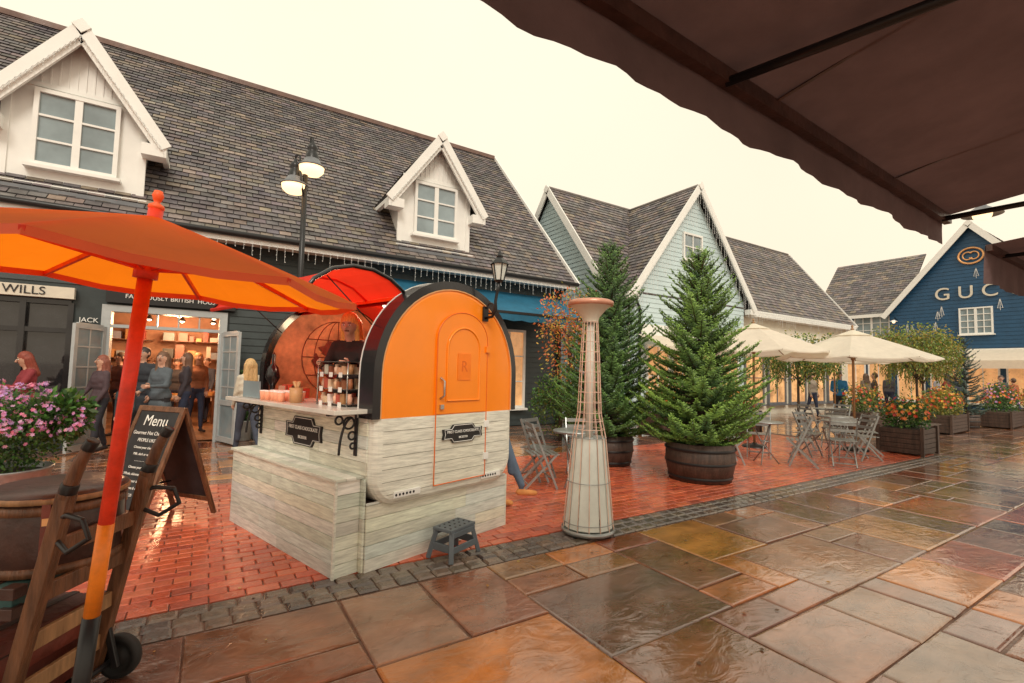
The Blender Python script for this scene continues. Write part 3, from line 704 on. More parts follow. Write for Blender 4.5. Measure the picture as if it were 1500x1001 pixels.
for y in(.12,1.95): b.tube([(p[0],y,p[1]+.015) for p in hp],.016,'black_paint',8)
b.tube([(hp[-1][0],.12,hp[-1][1]+.015),(hp[-1][0],1.95,hp[-1][1]+.015)],.018,'red_paint',8)
for y in(.7,1.35): b.tube([(p[0],y,p[1]-.006) for p in hp],.012,'red_paint',6)
for y in(.2,1.88): b.tube([(.12,y,1.9),(-.30,y,2.25)],.005,'black_metal',8)
b.obj('hatch',K)
b=MB()
ic=[(.55,.28,.12),(.75,.70,.6),(.35,.12,.06),(.8,.45,.3),(.12,.05,.03),(.6,.1,.06),(.65,.45,.3)]
for k in range(14):
    x=-.2+.09*(k%3)+R.uniform(-.01,.01); y=1.08+.09*(k//3); b.lathe([(.0,0),(.028,0),(.036,.085),(.033,.085),(.026,.01)],'item',(x,y,1.236),12,(.95,.42,.25)); b.lathe([(0,.09),(.036,.088),(.036,.08)],'item',(x,y,1.236),12,(.9,.85,.8))
for k in range(8): b.cyl((-.15+R.uniform(-.03,.03),.92+R.uniform(-.03,.03),1.3),(-.15+R.uniform(-.06,.06),.92+R.uniform(-.06,.06),1.42),.008,'item',n=6,col=(.7,.4,.18))
b.lathe([(0,0),(.05,0),(.055,.13),(.05,.13)],'item',(-.15,.92,1.236),14,(.6,.33,.15))
for x in(-.06,.22):
    for y in(.25,.72): b.cyl((x,y,1.235),(x,y,1.60),.006,'steel',n=6)
for q,z in enumerate((1.25,1.37,1.49)):
    b.bx(-.07,.23,.24,.73,z,z+.006,'steel')
    for e in range(7):
        for f in range(2):
            h=R.uniform(.05,.085); cc=jit(R.choice(ic),.3)
            if (e+f)%3: b.box((-.02+f*.12,.28+e*.067,z+.006+h/2),(.06,.045,h),'item',cc,R.uniform(-.3,.3))
            else: b.lathe([(0,0),(.024,0),(.026,.05),(.018,.062),(.02,.08),(0,.082)],'item',(-.02+f*.12,.28+e*.067,z+.006),10,cc)
    for e in range(3): b.bx(-.082,-.078,.30+e*.15,.35+e*.15,z-.02,z+.02,'sign_white')
b.bx(-.07,.23,.24,.73,1.594,1.600,'steel')
for k in range(10): b.box((.10+R.uniform(-.05,.12),R.uniform(1.45,1.75),1.236+.05),(.09,.08,R.uniform(.08,.16)),'item',jit(R.choice(ic),.3),R.random())
b.bx(1.3,1.55,.3,1.9,1.25,1.27,'wood'); b.bx(1.3,1.55,.3,1.9,1.6,1.62,'wood')
for k in range(26): b.box((1.42,R.uniform(.35,1.85),(1.27 if k%2 else 1.62)+.07),(.1,.09,R.uniform(.09,.16)),'item',jit(R.choice(ic),.3),R.random())
b.lathe([(.0,0),(.09,0),(.09,.02),(.02,.06),(.03,.12),(.07,.2),(.05,.3),(.015,.34),(.02,.42),(0,.46)],'black_paint',(.02,1.80,1.236),16)
b.bx(-.2,.1,1.55,1.95,1.236,1.24,'steel'); b.bx(-.2,-.195,1.55,1.95,1.24,1.40,'glass')
b.ell((.80,1.0,2.2),(.04,.04,.03),'lamp_glow_hot',10,6); b.lathe([(.03,.05),(.07,.0)],'black_metal',(.80,1.0,2.2),12)
b.obj('goods',K)
l=bpy.data.lights.new('kiosk_lamp_light','POINT'); l.energy=13; l.color=(1,.72,.45); l.shadow_soft_size=.08
o=bpy.data.objects.new('kiosk_lamp_light',l); o.location=(.62,1.05,2.08); scene.collection.objects.link(o); o.parent=K
b=MB()
lx=1.17
b.bx(lx-.035,lx+.035,-.083,-.068,2.02,2.16,'black_metal')
b.tube([(lx,-.07,2.05),(lx,-.16,2.06),(lx,-.21,2.12),(lx,-.2,2.2),(lx,-.22,2.3),(lx,-.24,2.38)],.014,'black_metal',8)
b.tube([(lx+.0,-.14+.05*math.cos(t),2.14+.05*math.sin(t)) for t in[2*math.pi*i/16 for i in range(14)]],.009,'black_metal',6)
b.lathe([(0,0),(.03,.0),(.045,.02)],'black_metal',(lx,-.24,2.38),6,sm=False)
b.lathe([(.042,.02),(.074,.17)],'frost_glass',(lx,-.24,2.38),6,sm=False)
for k in range(6): t=2*math.pi*k/6; b.cyl((lx+.046*math.cos(t),-.24+.046*math.sin(t),2.4),(lx+.08*math.cos(t),-.24+.08*math.sin(t),2.55),.006,'black_metal',n=5)
b.lathe([(.095,.17),(.07,.2),(.03,.235),(.035,.25),(.02,.27),(.012,.29),(.0,.31)],'black_metal',(lx,-.24,2.38),6,sm=False)
b.obj('lantern',K)

# ------------------------------------------------------------ step stool
st=root('step_stool',(1.84,3.73,0),rad(24)); b=MB()
b.bx(-.16,.16,-.10,.10,.225,.25,'plastic_grey')
for i in range(5):
    for j in range(3): b.ell((-.12+i*.06,-.06+j*.06,.251),(.012,.012,.004),'black_metal',8,4)
for sx in(-1,1):
    for sy in(-1,1): b.beam((sx*.13,sy*.08,.23),(sx*.18,sy*.125,.0),.04,.035,'plastic_grey')
    b.beam((sx*.158,-.105,.10),(sx*.158,.105,.10),.02,.06,'plastic_grey')
for sy in(-1,1): b.beam((-.16,sy*.11,.09),(.16,sy*.11,.09),.02,.05,'plastic_grey')
b.bx(-.15,.15,-.105,-.085,.18,.224,'plastic_grey'); b.bx(-.15,.15,.085,.105,.18,.224,'plastic_grey')
b.obj('body',st,.006)

# ------------------------------------------------------------ patio heater
ph=root('patio_heater',(3.22,3.60,0)); b=MB()
def sqr(z):
    pts=[(.02,.25),(.8,.180),(.92,.165),(1.15,.118),(1.7,.095),(2.06,.075)]
    for (a,ra),(c,rc) in zip(pts,pts[1:]):
        if z<=c: return ra+(rc-ra)*(z-a)/(c-a)
    return .075
b.lathe([(0,.02),(.255,.02),(.262,.035),(.262,.05),(.25,.06)],'grey_metal',n=32)
for k in range(14):
    t0=2*math.pi*k/14; t1=2*math.pi*(k+.93)/14; r0,r1=sqr(.07)-.012,sqr(.92)-.012
    b.face([(r0*math.cos(t0),r0*math.sin(t0),.07),(r0*math.cos(t1),r0*math.sin(t1),.07),(r1*math.cos(t1),r1*math.sin(t1),.92),(r1*math.cos(t0),r1*math.sin(t0),.92)],'frost_glass')
for k in range(14):
    t=2*math.pi*(k-.03)/14
    b.tube([(sqr(z)*math.cos(t),sqr(z)*math.sin(t),z) for z in(.05,.5,.92,1.15,1.7,2.06)],.004,'rust_wire' ,5)
for z in(.12,.5,.92): b.tube([((sqr(z)+.003)*math.cos(2*math.pi*i/28),(sqr(z)+.003)*math.sin(2*math.pi*i/28),z) for i in range(28)],.004,'grey_metal',5,closed=True)
for z in(1.0,1.08,1.16,1.26,1.36,1.46,1.56,1.66,1.76,1.86,1.96,2.06): b.tube([((sqr(z)+.003)*math.cos(2*math.pi*i/24),(sqr(z)+.003)*math.sin(2*math.pi*i/24),z) for i in range(24)],.003,'rust_wire',5,closed=True)
b.cyl((0,0,.9),(0,0,2.08),.038,'marble',n=16); b.cyl((0,0,.06),(0,0,.92),.05,'grey_metal',n=16)
b.lathe([(.05,.9),(.15,.92)],'grey_metal')
b.lathe([(.075,2.05),(.085,2.10),(.16,2.19),(.205,2.22)],'cream',n=32); b.lathe([(.205,2.218),(.225,2.222),(.228,2.26),(.20,2.275),(.0,2.28)],'copper',n=32)
for k in range(4): t=math.pi/2*k+.3; b.cyl((.23*math.cos(t),.23*math.sin(t),.0),(.23*math.cos(t),.23*math.sin(t),.03),.02,'rubber',n=8)
b.obj('body',ph)

# ------------------------------------------------------------ hand truck with luggage
ht=root('luggage_hand_truck',(-.49,2.86,0),rad(-32.5)); b=MB()
def rx(z): return -.03+.205*(z-.05)/.97
for sy in(-.19,.24):
    b.beam((rx(.05),sy,.05),(rx(1.02),sy,1.02),.045,.055,'wood'); b.tube([(.172,sy,1.0),(.19,sy,1.07),(.215,sy,1.14),(.25,sy,1.21)],[.028,.027,.025,.021],'wood',10)
    b.cyl((.243,sy,1.195),(.265,sy,1.235),.026,'black_metal',n=10); b.cyl((.175,sy,1.02),(.187,sy,1.06),.032,'black_metal',n=10)
    b.beam((rx(.3),sy+.0,.30),(rx(.3)+.06,sy,.09),.02,.03,'black_metal')
for z in(.22,.42,.62,.80): b.beam((rx(z),-.19,z),(rx(z),.24,z),.022,.07,'wood_light' if z<.5 else 'wood')
b.beam((-.42,-.18,.045),(-.42,.22,.045),.03,.02,'black_metal')
for sy in(-.16,.02,.2): b.beam((-.42,sy,.045),(-.05,sy,.045),.04,.015,'black_metal')
b.tube([(.04,-.31,.105),(.04,.36,.105)],.014,'black_metal',8)
for sy,k in((.24,1),(-.19,-1)):
    b.tube([(.13,sy,.85),(.22,sy+.03*k,.80),(.31,sy+.04*k,.86),(.28,sy+.04*k,.93),(.2,sy+.02*k,.94),(.14,sy,.92)],.012,'black_metal',6)
b.obj('frame',ht,.004)
for sy in(-.27,.31):
    b=MB(); pr=[(0,-.024),(.04,-.024),(.045,-.01),(.072,-.01),(.078,-.024),(.1,-.021),(.105,0),(.1,.021),(.078,.024),(.072,.01),(.045,.01),(.04,.024),(0,.024)]
    b.T=Matrix.Translation((.04,sy,.105))@Matrix.Rotation(rad(90),4,'X'); b.lathe(pr,'rubber',n=28); b.T=None; b.obj('wheel',ht)
b=MB()
def case(x0,x1,y0,y1,z0,z1,mt,rot=0):
    T=Matrix.Translation(((x0+x1)/2,(y0+y1)/2,0))@Matrix.Rotation(rot,4,'Z'); b.T=T; a,c=(x1-x0)/2,(y1-y0)/2
    b.bx(-a,a,-c,c,z0,z1,mt); m=(z0*.35+z1*.65)
    b.bx(-a-.003,a+.003,-c-.003,c+.003,m-.004,m+.004,'leather_dark')
    for sx in(-.5,.5): b.bx(sx*a-.02,sx*a+.02,-c-.005,c+.005,z0-.001,z1+.004,'leather_dark')
    for sx in(-a,a):
        for sy in(-c,c):
            for zz in(z0,z1): b.box((sx*.97,sy*.97,zz+(.018 if zz==z0 else -.018)),(.06,.06,.045),'leather_dark')
    b.tube([(-.08,-c-.005,(z0+z1)/2-.01),(-.06,-c-.03,(z0+z1)/2-.03),(.06,-c-.03,(z0+z1)/2-.03),(.08,-c-.005,(z0+z1)/2-.01)],.008,'leather_dark',6)
    b.T=None
case(-.64,-.09,-.24,.32,.06,.25,'leather',.04); case(-.60,-.06,-.22,.30,.255,.41,'leather',-.03); case(-.66,-.34,-.4,-.02,.415,.52,'leather',.1); case(-.44,-.03,-.18,.34,.525,.64,'teal_case',.02)
b.obj('suitcases',ht,.008)
b=MB(); hc=(-.125,.11,0); hr=.235
b.lathe([(0,.645),(hr-.015,.645),(hr,.66),(hr+.002,.80),(hr,.93),(hr-.005,.94),(.0,.945)],'leather_dark',hc,32)
for z in(.665,.915): b.lathe([(hr,z-.02),(hr+.010,z-.016),(hr+.010,z+.016),(hr,z+.02)],'wood',hc,32)
b.lathe([(hr-.025,.955),(hr+.012,.955),(hr+.012,.975),(hr-.015,.99),(0,.985)],'leather_dark',hc,32)
b.lathe([(hr+.012,.945),(hr+.018,.95),(hr+.018,.965),(hr+.012,.97)],'wood_light',hc,32)
for a in(-1.0,1.0,2.6): b.T=Matrix.Translation(hc)@Matrix.Rotation(a,4,'Z'); b.bx(hr,hr+.014,-.014,.014,.65,.97,'leather'); b.bx(hr+.014,hr+.018,-.010,.010,.86,.89,'gold'); b.T=None
b.obj('hat_box',ht)

# ------------------------------------------------------------ menu A-board
def W2(d,l): return (.537*d+.843*l,.843*d-.537*l)
mx,my=W2(4.8,-3.46)
ab=root('menu_chalkboard',(mx,my,0),rad(-32.5-20)); b=MB()
for sg in(-1,1):
    Rm=Matrix.Rotation(rad(19*sg),4,'X'); b.T=Matrix.Translation((0,0,1.12))@Rm
    for x in(-.30,.30): b.bx(x-.025,x+.025,-.015,.015,-1.16,0,'wood')
    b.bx(-.275,.275,-.0149,.0149,-.05,0,'wood'); b.bx(-.275,.275,-.0149,.0149,-1.02,-.97,'wood'); b.bx(-.275,.275,-.008,.008,-.97,-.05,'chalk_board'); b.T=None
b.bx(-.2,-.17,-.25,.25,.32,.335,'black_metal'); b.obj('frame',ab,.003)
def bt(s,size,dist):
    a=rad(19); text('chalk_text',s,size,(0,-math.sin(a)*dist-.012*math.cos(a),1.12-math.cos(a)*dist+.012*math.sin(a)),(rad(90)-a,0,0),'chalk',ab,.001)
bt('Menu',.15,.15); bt('Gourmet Hot Chocolate',.05,.27); bt('PEOPLE LIKE IT',.045,.34)
for k,s_ in enumerate(['Choose your chocolate','Milk, dark or white','- - - - - - - -','Choose your milk','Whole, skimmed, soya','Whipped your topping','Marshmallows & cream','3.50 / 4.25']): bt(s_,.034,.41+k*.062)

# ------------------------------------------------------------ foliage
class Lv:
    def __init__(s): s.v=[];s.c=[]
    def add(s,p,d,sd,col):
        m=p+d*.5
        s.v+= [p,m+sd,p+d,m-sd]; s.c.append(col)
    def obj(s,name,parent,mt):
        me=bpy.data.meshes.new(name); n=len(s.c); v=np.array([tuple(p) for p in s.v],dtype=np.float32)
        me.vertices.add(n*4); me.vertices.foreach_set('co',v.ravel()); me.loops.add(n*4); me.loops.foreach_set('vertex_index',np.arange(n*4,dtype=np.int32))
        me.polygons.add(n); me.polygons.foreach_set('loop_start',np.arange(0,n*4,4,dtype=np.int32))
        me.materials.append(M[mt]); me.update(calc_edges=True)
        ca=me.color_attributes.new('Col','FLOAT_COLOR','CORNER'); c=np.array([(a,b,e,1) for a,b,e in s.c],dtype=np.float32); ca.data.foreach_set('color',np.repeat(c,4,axis=0).ravel())
        o=bpy.data.objects.new(name,me); scene.collection.objects.link(o); o.parent=parent; return o
def rv(): return Vector((R.gauss(0,1),R.gauss(0,1),R.gauss(0,1))).normalized()
def fir(name,loc,z0,H,Rb,dark=(.028,.085,.02),light=(.27,.46,.07),step=.085,dens=1.,potr=.42,poth=.5):
    r=root(name,loc); L=Lv(); b=MB()
    b.tube([(0,0,z0-.15),(.01,0,z0+H*.5),(0,.01,z0+H)],[.05*H/2.8,.03*H/2.8,.008],'bark',8)
    z=0
    while z<H:
        t=z/H; nb=int((10-5*t)*dens)+1
        rl=Rb*((1-t)**.68)*(1.0 if t>.12 else .8+t*1.6)+.03; ph0=R.uniform(0,6.28)
        for k in range(nb):
            a=ph0+2*math.pi*k/nb+R.uniform(-.3,.3); ln=rl*R.uniform(.60,1.18)
            rise=R.uniform(-.12,.12)+.15+.45*t*t*1.5; dr=Vector((math.cos(a),math.sin(a),0)); p0=Vector((0,0,z0+z+R.uniform(-.04,.04)))
            def bp(s): return p0+dr*ln*s+Vector((0,0,ln*(rise*s-.28*s*(1-t)*(1.2-s)+.16*s*s*s)))
            b.tube([bp(0),bp(.5),bp(.95)],[.012*(1-t)+.004,.008,.003],'bark',4,caps=False)
            m=max(3,int(ln/.05)); bl=R.uniform(-.2,.25)
            for i in range(1,m+1):
                s=i/m
                if s<.22 and ln>.4: continue
                c=bp(s); fw=(bp(min(1,s+.05))-bp(s-.05)).normalized(); sdv=fw.cross(Vector((0,0,1))).normalized(); upv=sdv.cross(fw)
                for sg in(-1,1,0):
                    if sg==0 and i<m:
                        if R.random()<.6: continue
                    tl=(.05+.34*ln*(1.05-s))*R.uniform(.6,1.1) if sg else .09
                    tl=min(tl,.2)
                    td=(fw*(.75 if sg else 1)+sdv*sg*.8+upv*R.uniform(-.05,.3)).normalized()
                    lum=bl+R.uniform(.0,.5)*s
                    nn=max(3,int(tl/.017))
                    ts=td.cross(upv).normalized(); tu=ts.cross(td)
                    for q in range(nn):
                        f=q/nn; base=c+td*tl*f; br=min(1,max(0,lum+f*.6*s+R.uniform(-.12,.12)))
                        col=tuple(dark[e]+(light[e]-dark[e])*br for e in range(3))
                        for w_ in(-1,1):
                            ang=R.uniform(-.2,1.1); dd=(td*.6+(ts*w_*math.cos(ang)+tu*math.sin(ang))).normalized()*R.uniform(.030,.046)
                            L.add(base,dd,(dd.cross(td).normalized()*.0075),col)
        z+=step*(1-.25*t)
    L.obj('needles',r,'needles'); b.obj('trunk',r)
    q=MB(); q.lathe([(0,0),(potr*.88,0),(potr*1.0,poth*.5),(potr*.97,poth),(potr*.9,poth),(potr*.88,poth-.06),(0,poth-.06)],'barrel',n=28)
    for z in(.12,.5,.85): q.lathe([(potr*(.88+.13*math.sin(z*2.2))+.004,poth*z-.018),(potr*(.88+.13*math.sin(z*2.2))+.011,poth*z),(potr*(.88+.13*math.sin(z*2.2))+.004,poth*z+.018)],'black_metal',n=28)
    q.obj('barrel_planter',r)
    return r
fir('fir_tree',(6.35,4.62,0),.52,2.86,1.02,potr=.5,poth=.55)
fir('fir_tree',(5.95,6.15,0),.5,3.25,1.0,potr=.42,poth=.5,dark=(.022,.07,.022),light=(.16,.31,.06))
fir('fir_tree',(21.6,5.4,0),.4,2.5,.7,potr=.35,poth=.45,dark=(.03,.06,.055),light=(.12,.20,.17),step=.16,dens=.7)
def bush(L,c,r,n,cols,size,hollow=.5,droop=0):
    c=Vector(c); cl=[c+Vector((rv().x*r[0],rv().y*r[1],rv().z*r[2])) for _ in range(max(3,n//60))]
    for i in range(n):
        d=rv(); k=hollow+(1-hollow)*R.random()**.5; p=c+Vector((d.x*r[0]*k,d.y*r[1]*k,d.z*r[2]*k))+rv()*r[0]*.12
        if R.random()<.35: p=p+ (R.choice(cl)-p)*.5
        out=(d+rv()*.7+Vector((0,0,-droop))).normalized()*size*R.uniform(.6,1.3); sd=out.cross(rv()).normalized()*size*.28
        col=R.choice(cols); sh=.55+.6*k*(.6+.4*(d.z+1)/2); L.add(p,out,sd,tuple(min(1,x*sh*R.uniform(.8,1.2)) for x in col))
def blossoms(L,c,r,n,cols,size):
    c=Vector(c)
    for i in range(n):
        d=rv(); d.z=abs(d.z)*.9+R.uniform(-.3,.2); p=c+Vector((d.x*r[0],d.y*r[1],d.z*r[2]))*R.uniform(.85,1.1); col=R.choice(cols); nd=(d+rv()*.4).normalized(); u=nd.cross(rv()).normalized(); w_=nd.cross(u)
        for q in range(6):
            t=q*math.pi/3; dd=(u*math.cos(t)+w_*math.sin(t)+nd*.25)*size; L.add(p,dd,dd.cross(nd).normalized()*size*.3,tuple(min(1,x*R.uniform(.85,1.15)) for x in col))
G1=[(.06,.15,.03),(.09,.20,.04),(.13,.25,.05),(.045,.10,.03)]
GY=[(.20,.26,.05),(.32,.32,.06),(.14,.22,.05),(.42,.34,.08)]
PK=[(.72,.30,.55),(.80,.48,.70),(.60,.32,.65),(.82,.25,.40)]
RD=[(.7,.06,.03),(.75,.2,.05),(.85,.5,.08),(.5,.06,.06),(.8,.3,.05)]
AU=[(.75,.20,.06),(.85,.38,.10),(.65,.17,.07),(.8,.5,.10)]
def bucket(b,mt,r0,r1,h,n=28): b.lathe([(0,0),(r0,0),(r0+.01,.02),(r1,h-.03),(r1+.015,h-.01),(r1+.01,h),(r1-.015,h),(r1-.03,h-.06),(0,h-.06)],mt,n=n); b.lathe([(0,h-.055),(r1-.03,h-.055)],'soil',n=n)
px,py=W2(4.75,-4.95)
r=root('flower_planter',(px,py,0)); b=MB(); bucket(b,'grey_metal',.26,.36,.5); b.obj('zinc_tub',r)
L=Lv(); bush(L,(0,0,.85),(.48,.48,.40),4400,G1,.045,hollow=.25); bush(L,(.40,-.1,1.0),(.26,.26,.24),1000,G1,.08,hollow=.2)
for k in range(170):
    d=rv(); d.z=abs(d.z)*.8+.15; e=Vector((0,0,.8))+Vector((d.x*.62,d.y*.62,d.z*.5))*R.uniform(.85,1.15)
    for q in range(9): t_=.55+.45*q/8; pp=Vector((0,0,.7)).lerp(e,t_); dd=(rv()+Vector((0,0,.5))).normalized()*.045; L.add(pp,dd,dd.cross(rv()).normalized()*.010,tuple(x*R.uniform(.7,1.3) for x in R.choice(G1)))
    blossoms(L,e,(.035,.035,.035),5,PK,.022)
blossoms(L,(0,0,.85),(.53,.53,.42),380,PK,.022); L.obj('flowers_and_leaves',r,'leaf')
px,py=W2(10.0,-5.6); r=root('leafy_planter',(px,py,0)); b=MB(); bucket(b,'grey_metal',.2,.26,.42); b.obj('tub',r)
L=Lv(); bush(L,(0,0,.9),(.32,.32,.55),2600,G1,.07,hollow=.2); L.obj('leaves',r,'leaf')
def tree(name,loc,h,cr,cz,n,cols,size,droop=0,hollow=.2,tr=.05):
    r=root(name,loc); b=MB(); b.tube([(0,0,0),(.03,.02,h*.45),(.0,0,h*.8)],[tr,tr*.7,tr*.2],'bark',8)
    L=Lv()
    for k in range(12):
        a=R.uniform(0,6.28); zz=cz+R.uniform(-.5,.6)*cr[2]; s=Vector((0,0,h*.42+R.uniform(0,.3)*h)); e=Vector((math.cos(a)*cr[0]*.75,math.sin(a)*cr[1]*.75,zz)); b.tube([s,s.lerp(e,.5)+Vector((0,0,.1)),e],[tr*.45,tr*.3,.006],'bark',5)
        bush(L,e,(cr[0]*.45,cr[1]*.45,cr[2]*.45),n//24,cols,size,hollow=hollow,droop=droop)
    bush(L,(0,0,cz),cr,n//2,cols,size,hollow=hollow,droop=droop)
    if droop:
        for k in range(90):
            a=R.uniform(0,6.28); rr_=R.uniform(.5,1.05); p=Vector((math.cos(a)*cr[0]*rr_,math.sin(a)*cr[1]*rr_,cz+cr[2]*R.uniform(-.3,.5))); Ln=R.uniform(.4,1.1)*cr[2]*1.2
            for q in range(int(Ln/.04)):
                pp=p-Vector((0,0,q*.04)); d=(rv()*.6+Vector((0,0,-1))).normalized()*size; L.add(pp,d,d.cross(rv()).normalized()*size*.22,tuple(x*R.uniform(.6,1.1) for x in R.choice(cols)))
    L.obj('leaves',r,'leaf'); b.obj('trunk',r); return r
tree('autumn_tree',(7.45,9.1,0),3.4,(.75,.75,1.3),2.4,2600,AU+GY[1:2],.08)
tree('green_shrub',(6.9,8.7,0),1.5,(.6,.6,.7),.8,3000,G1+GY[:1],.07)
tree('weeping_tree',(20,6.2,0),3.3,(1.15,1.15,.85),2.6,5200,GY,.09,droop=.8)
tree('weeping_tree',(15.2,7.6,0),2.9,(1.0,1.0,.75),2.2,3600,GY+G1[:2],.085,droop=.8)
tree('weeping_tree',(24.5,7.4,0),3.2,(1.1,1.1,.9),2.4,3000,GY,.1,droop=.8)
def boxplanter(name,loc,rz,lx,ly,h,cols,fl,n=1500,ph=.45):
    r=root(name,loc,rz); b=MB()
    z=.04
    while z<h-.02: b.bx(-lx/2,lx/2,-ly/2,ly/2,z,min(h,z+.1)-.008,'barrel'); z+=.1
    b.bx(-lx/2+.02,lx/2-.02,-ly/2+.02,ly/2-.02,.03,h-.04,'black_metal')
    for sx in(-1,1):
        for sy in(-1,1): b.bx(sx*lx/2-.03,sx*lx/2+.03,sy*ly/2-.03,sy*ly/2+.03,0,h+.03,'barrel')
    b.face([(-lx/2+.03,-ly/2+.03,h-.02),(lx/2-.03,-ly/2+.03,h-.02),(lx/2-.03,ly/2-.03,h-.02),(-lx/2+.03,ly/2-.03,h-.02)],'soil'); b.obj('planter_box',r,.004)
    L=Lv(); bush(L,(0,0,h+ph*.5),(lx*.5,ly*.55,ph*.8),n,cols,.07,hollow=.2); blossoms(L,(0,0,h+ph*.5),(lx*.52,ly*.58,ph*.85),n//13,fl,.045)
    for k in range(14):
        d=rv(); e=Vector((d.x*lx*.45,d.y*ly*.45,h+ph*R.uniform(1.1,1.9)))
        for q in range(10): pp=Vector((e.x*.5,e.y*.5,h+.1)).lerp(e,q/9); dd=(rv()+Vector((0,0,.6))).normalized()*.09; L.add(pp,dd,dd.cross(rv()).normalized()*.012,tuple(x*R.uniform(.7,1.2) for x in R.choice(cols)))
    L.obj('flowers_and_leaves',r,'leaf')
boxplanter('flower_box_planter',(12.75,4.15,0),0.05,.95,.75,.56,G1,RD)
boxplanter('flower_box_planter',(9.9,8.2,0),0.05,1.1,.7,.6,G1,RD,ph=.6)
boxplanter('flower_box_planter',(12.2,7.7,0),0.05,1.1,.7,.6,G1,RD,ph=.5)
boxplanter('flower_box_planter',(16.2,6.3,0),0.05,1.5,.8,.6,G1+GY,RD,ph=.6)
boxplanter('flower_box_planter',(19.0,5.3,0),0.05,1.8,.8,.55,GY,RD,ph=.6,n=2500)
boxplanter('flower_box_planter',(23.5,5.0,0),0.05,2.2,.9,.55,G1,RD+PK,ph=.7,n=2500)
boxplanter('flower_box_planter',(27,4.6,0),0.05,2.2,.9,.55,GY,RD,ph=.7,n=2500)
bn=root('park_bench',(15.0,4.6,0),.05); b=MB()
for k in range(5): b.bx(-.75,.75,-.22+k*.09,-.15+k*.09,.43,.46,'barrel')
for x in(-.6,.6): b.bx(x-.04,x+.04,-.2,.2,0,.43,'barrel')
b.obj('seat',bn,.004)
r=root('fallen_leaves'); L=Lv()
for k in range(420):
    x=R.uniform(-1,16); y=R.uniform(1.5,10.5)
    if .4<x<3 and 3.6<y<6: continue
    a=R.uniform(0,6.28); s_=R.uniform(.018,.04); d=Vector((math.cos(a),math.sin(a),R.uniform(.0,.2)))*s_; L.add(Vector((x,y,.007)),d,Vector((-math.sin(a),math.cos(a),.15))*s_*.35,R.choice([(.45,.22,.05),(.35,.12,.04),(.5,.35,.08),(.15,.08,.04)]))
L.obj('leaves',r,'leaf')

# ------------------------------------------------------------ cafe furniture
def table(loc,rz=0):
    r=root('cafe_table',(loc[0],loc[1],0),rz); b=MB(); b.lathe([(0,.725),(.30,.725),(.31,.735),(.31,.75),(.30,.756),(0,.756)],'grey_metal',n=32)
    for k in range(3):
        a=2*math.pi*k/3; b.tube([(.2*math.cos(a),.2*math.sin(a),.72),(.05*math.cos(a+.6),.05*math.sin(a+.6),.38),(-.24*math.cos(a+.3),-.24*math.sin(a+.3),.01)],.011,'grey_metal',8)
    b.tube([(.07*math.cos(t),.07*math.sin(t),.4) for t in[2*math.pi*i/16 for i in range(16)]],.008,'grey_metal',6,closed=True); b.obj('table',r)
def chair(loc,rz,mt='grey_metal'):
    r=root('folding_chair',(loc[0],loc[1],0),rz); b=MB()
    for x in(-.2,.2):
        b.beam((x,.19,0),(x,-.17,.86),.016,.028,mt); xi=x*.86; b.beam((xi,-.25,0),(xi,.19,.45),.016,.028,mt)
    for k in range(6): b.bx(-.2,.2,-.17+k*.068,-.12+k*.068,.445,.458,mt)
    for t in(.62,.74,.83): b.beam((-.2,.19-.36*t/.86,t),(.2,.19-.36*t/.86,t),.012,.05,mt)
    b.beam((-.2,.14,.12),(.2,.14,.12),.012,.02,mt)
    b.beam((-.17,-.2,.06),(.17,-.2,.06),.012,.02,mt); b.obj('chair',r)
table((4.35,5.15)); chair((3.9,5.35),rad(250)); chair((4.75,5.5),rad(150)); chair((4.15,5.75),rad(200))
table((8.5,4.85)); chair((8.95,4.45),rad(30)); chair((8.0,5.2),rad(230)); chair((9.1,5.3),rad(120))
table((10.2,4.35)); chair((9.7,4.1),rad(300)); chair((10.75,4.2),rad(60)); chair((10.2,4.95),rad(180))
table((11.3,4.9)); chair((11.7,4.5),rad(30)); chair((10.95,5.35),rad(210)); chair((11.9,5.2),rad(100))
table((13.8,6.2)); chair((13.3,6.4),rad(250)); chair((14.3,6.1),rad(90))

# ------------------------------------------------------------ street lamp
sl_=root('street_lamp',(1.26,8.67,0)); b=MB()
b.lathe([(0,0),(.13,0),(.13,.15),(.09,.2),(.08,.9),(.06,1.0)],'black_metal'); b.tube([(0,0,.9),(0,0,4.9)],[.055,.04],'black_metal',12)
for sg,z,q in((1,4.98,.10),(-1,4.66,.18)):
    a=rad(-32.5); ux,uy=math.cos(a)*sg,math.sin(a)*sg
    b.tube([(0,0,z-.3),(ux*.02-uy*.1,uy*.02+ux*.1,z),(ux*q*.6,uy*q*.6,z+.5),(ux*q,uy*q,z+.5),(ux*q,uy*q,z+.4)],.016,'black_metal',8)
    c=(ux*q,uy*q,z); b.lathe([(.0,.46),(.025,.44),(.03,.40),(.07,.36),(.085,.30),(.07,.27),(.08,.24),(.10,.20),(.115,.12)],'black_metal',c,20); b.lathe([(.115,.12),(.16,.04),(.225,-.01),(.225,-.025),(.21,-.03)],'lead',c,24); b.lathe([(.205,-.02),(.195,-.09),(.14,-.15),(.0,-.17)],'lamp_glow',c,16)
b.obj('post_and_lamps',sl_)

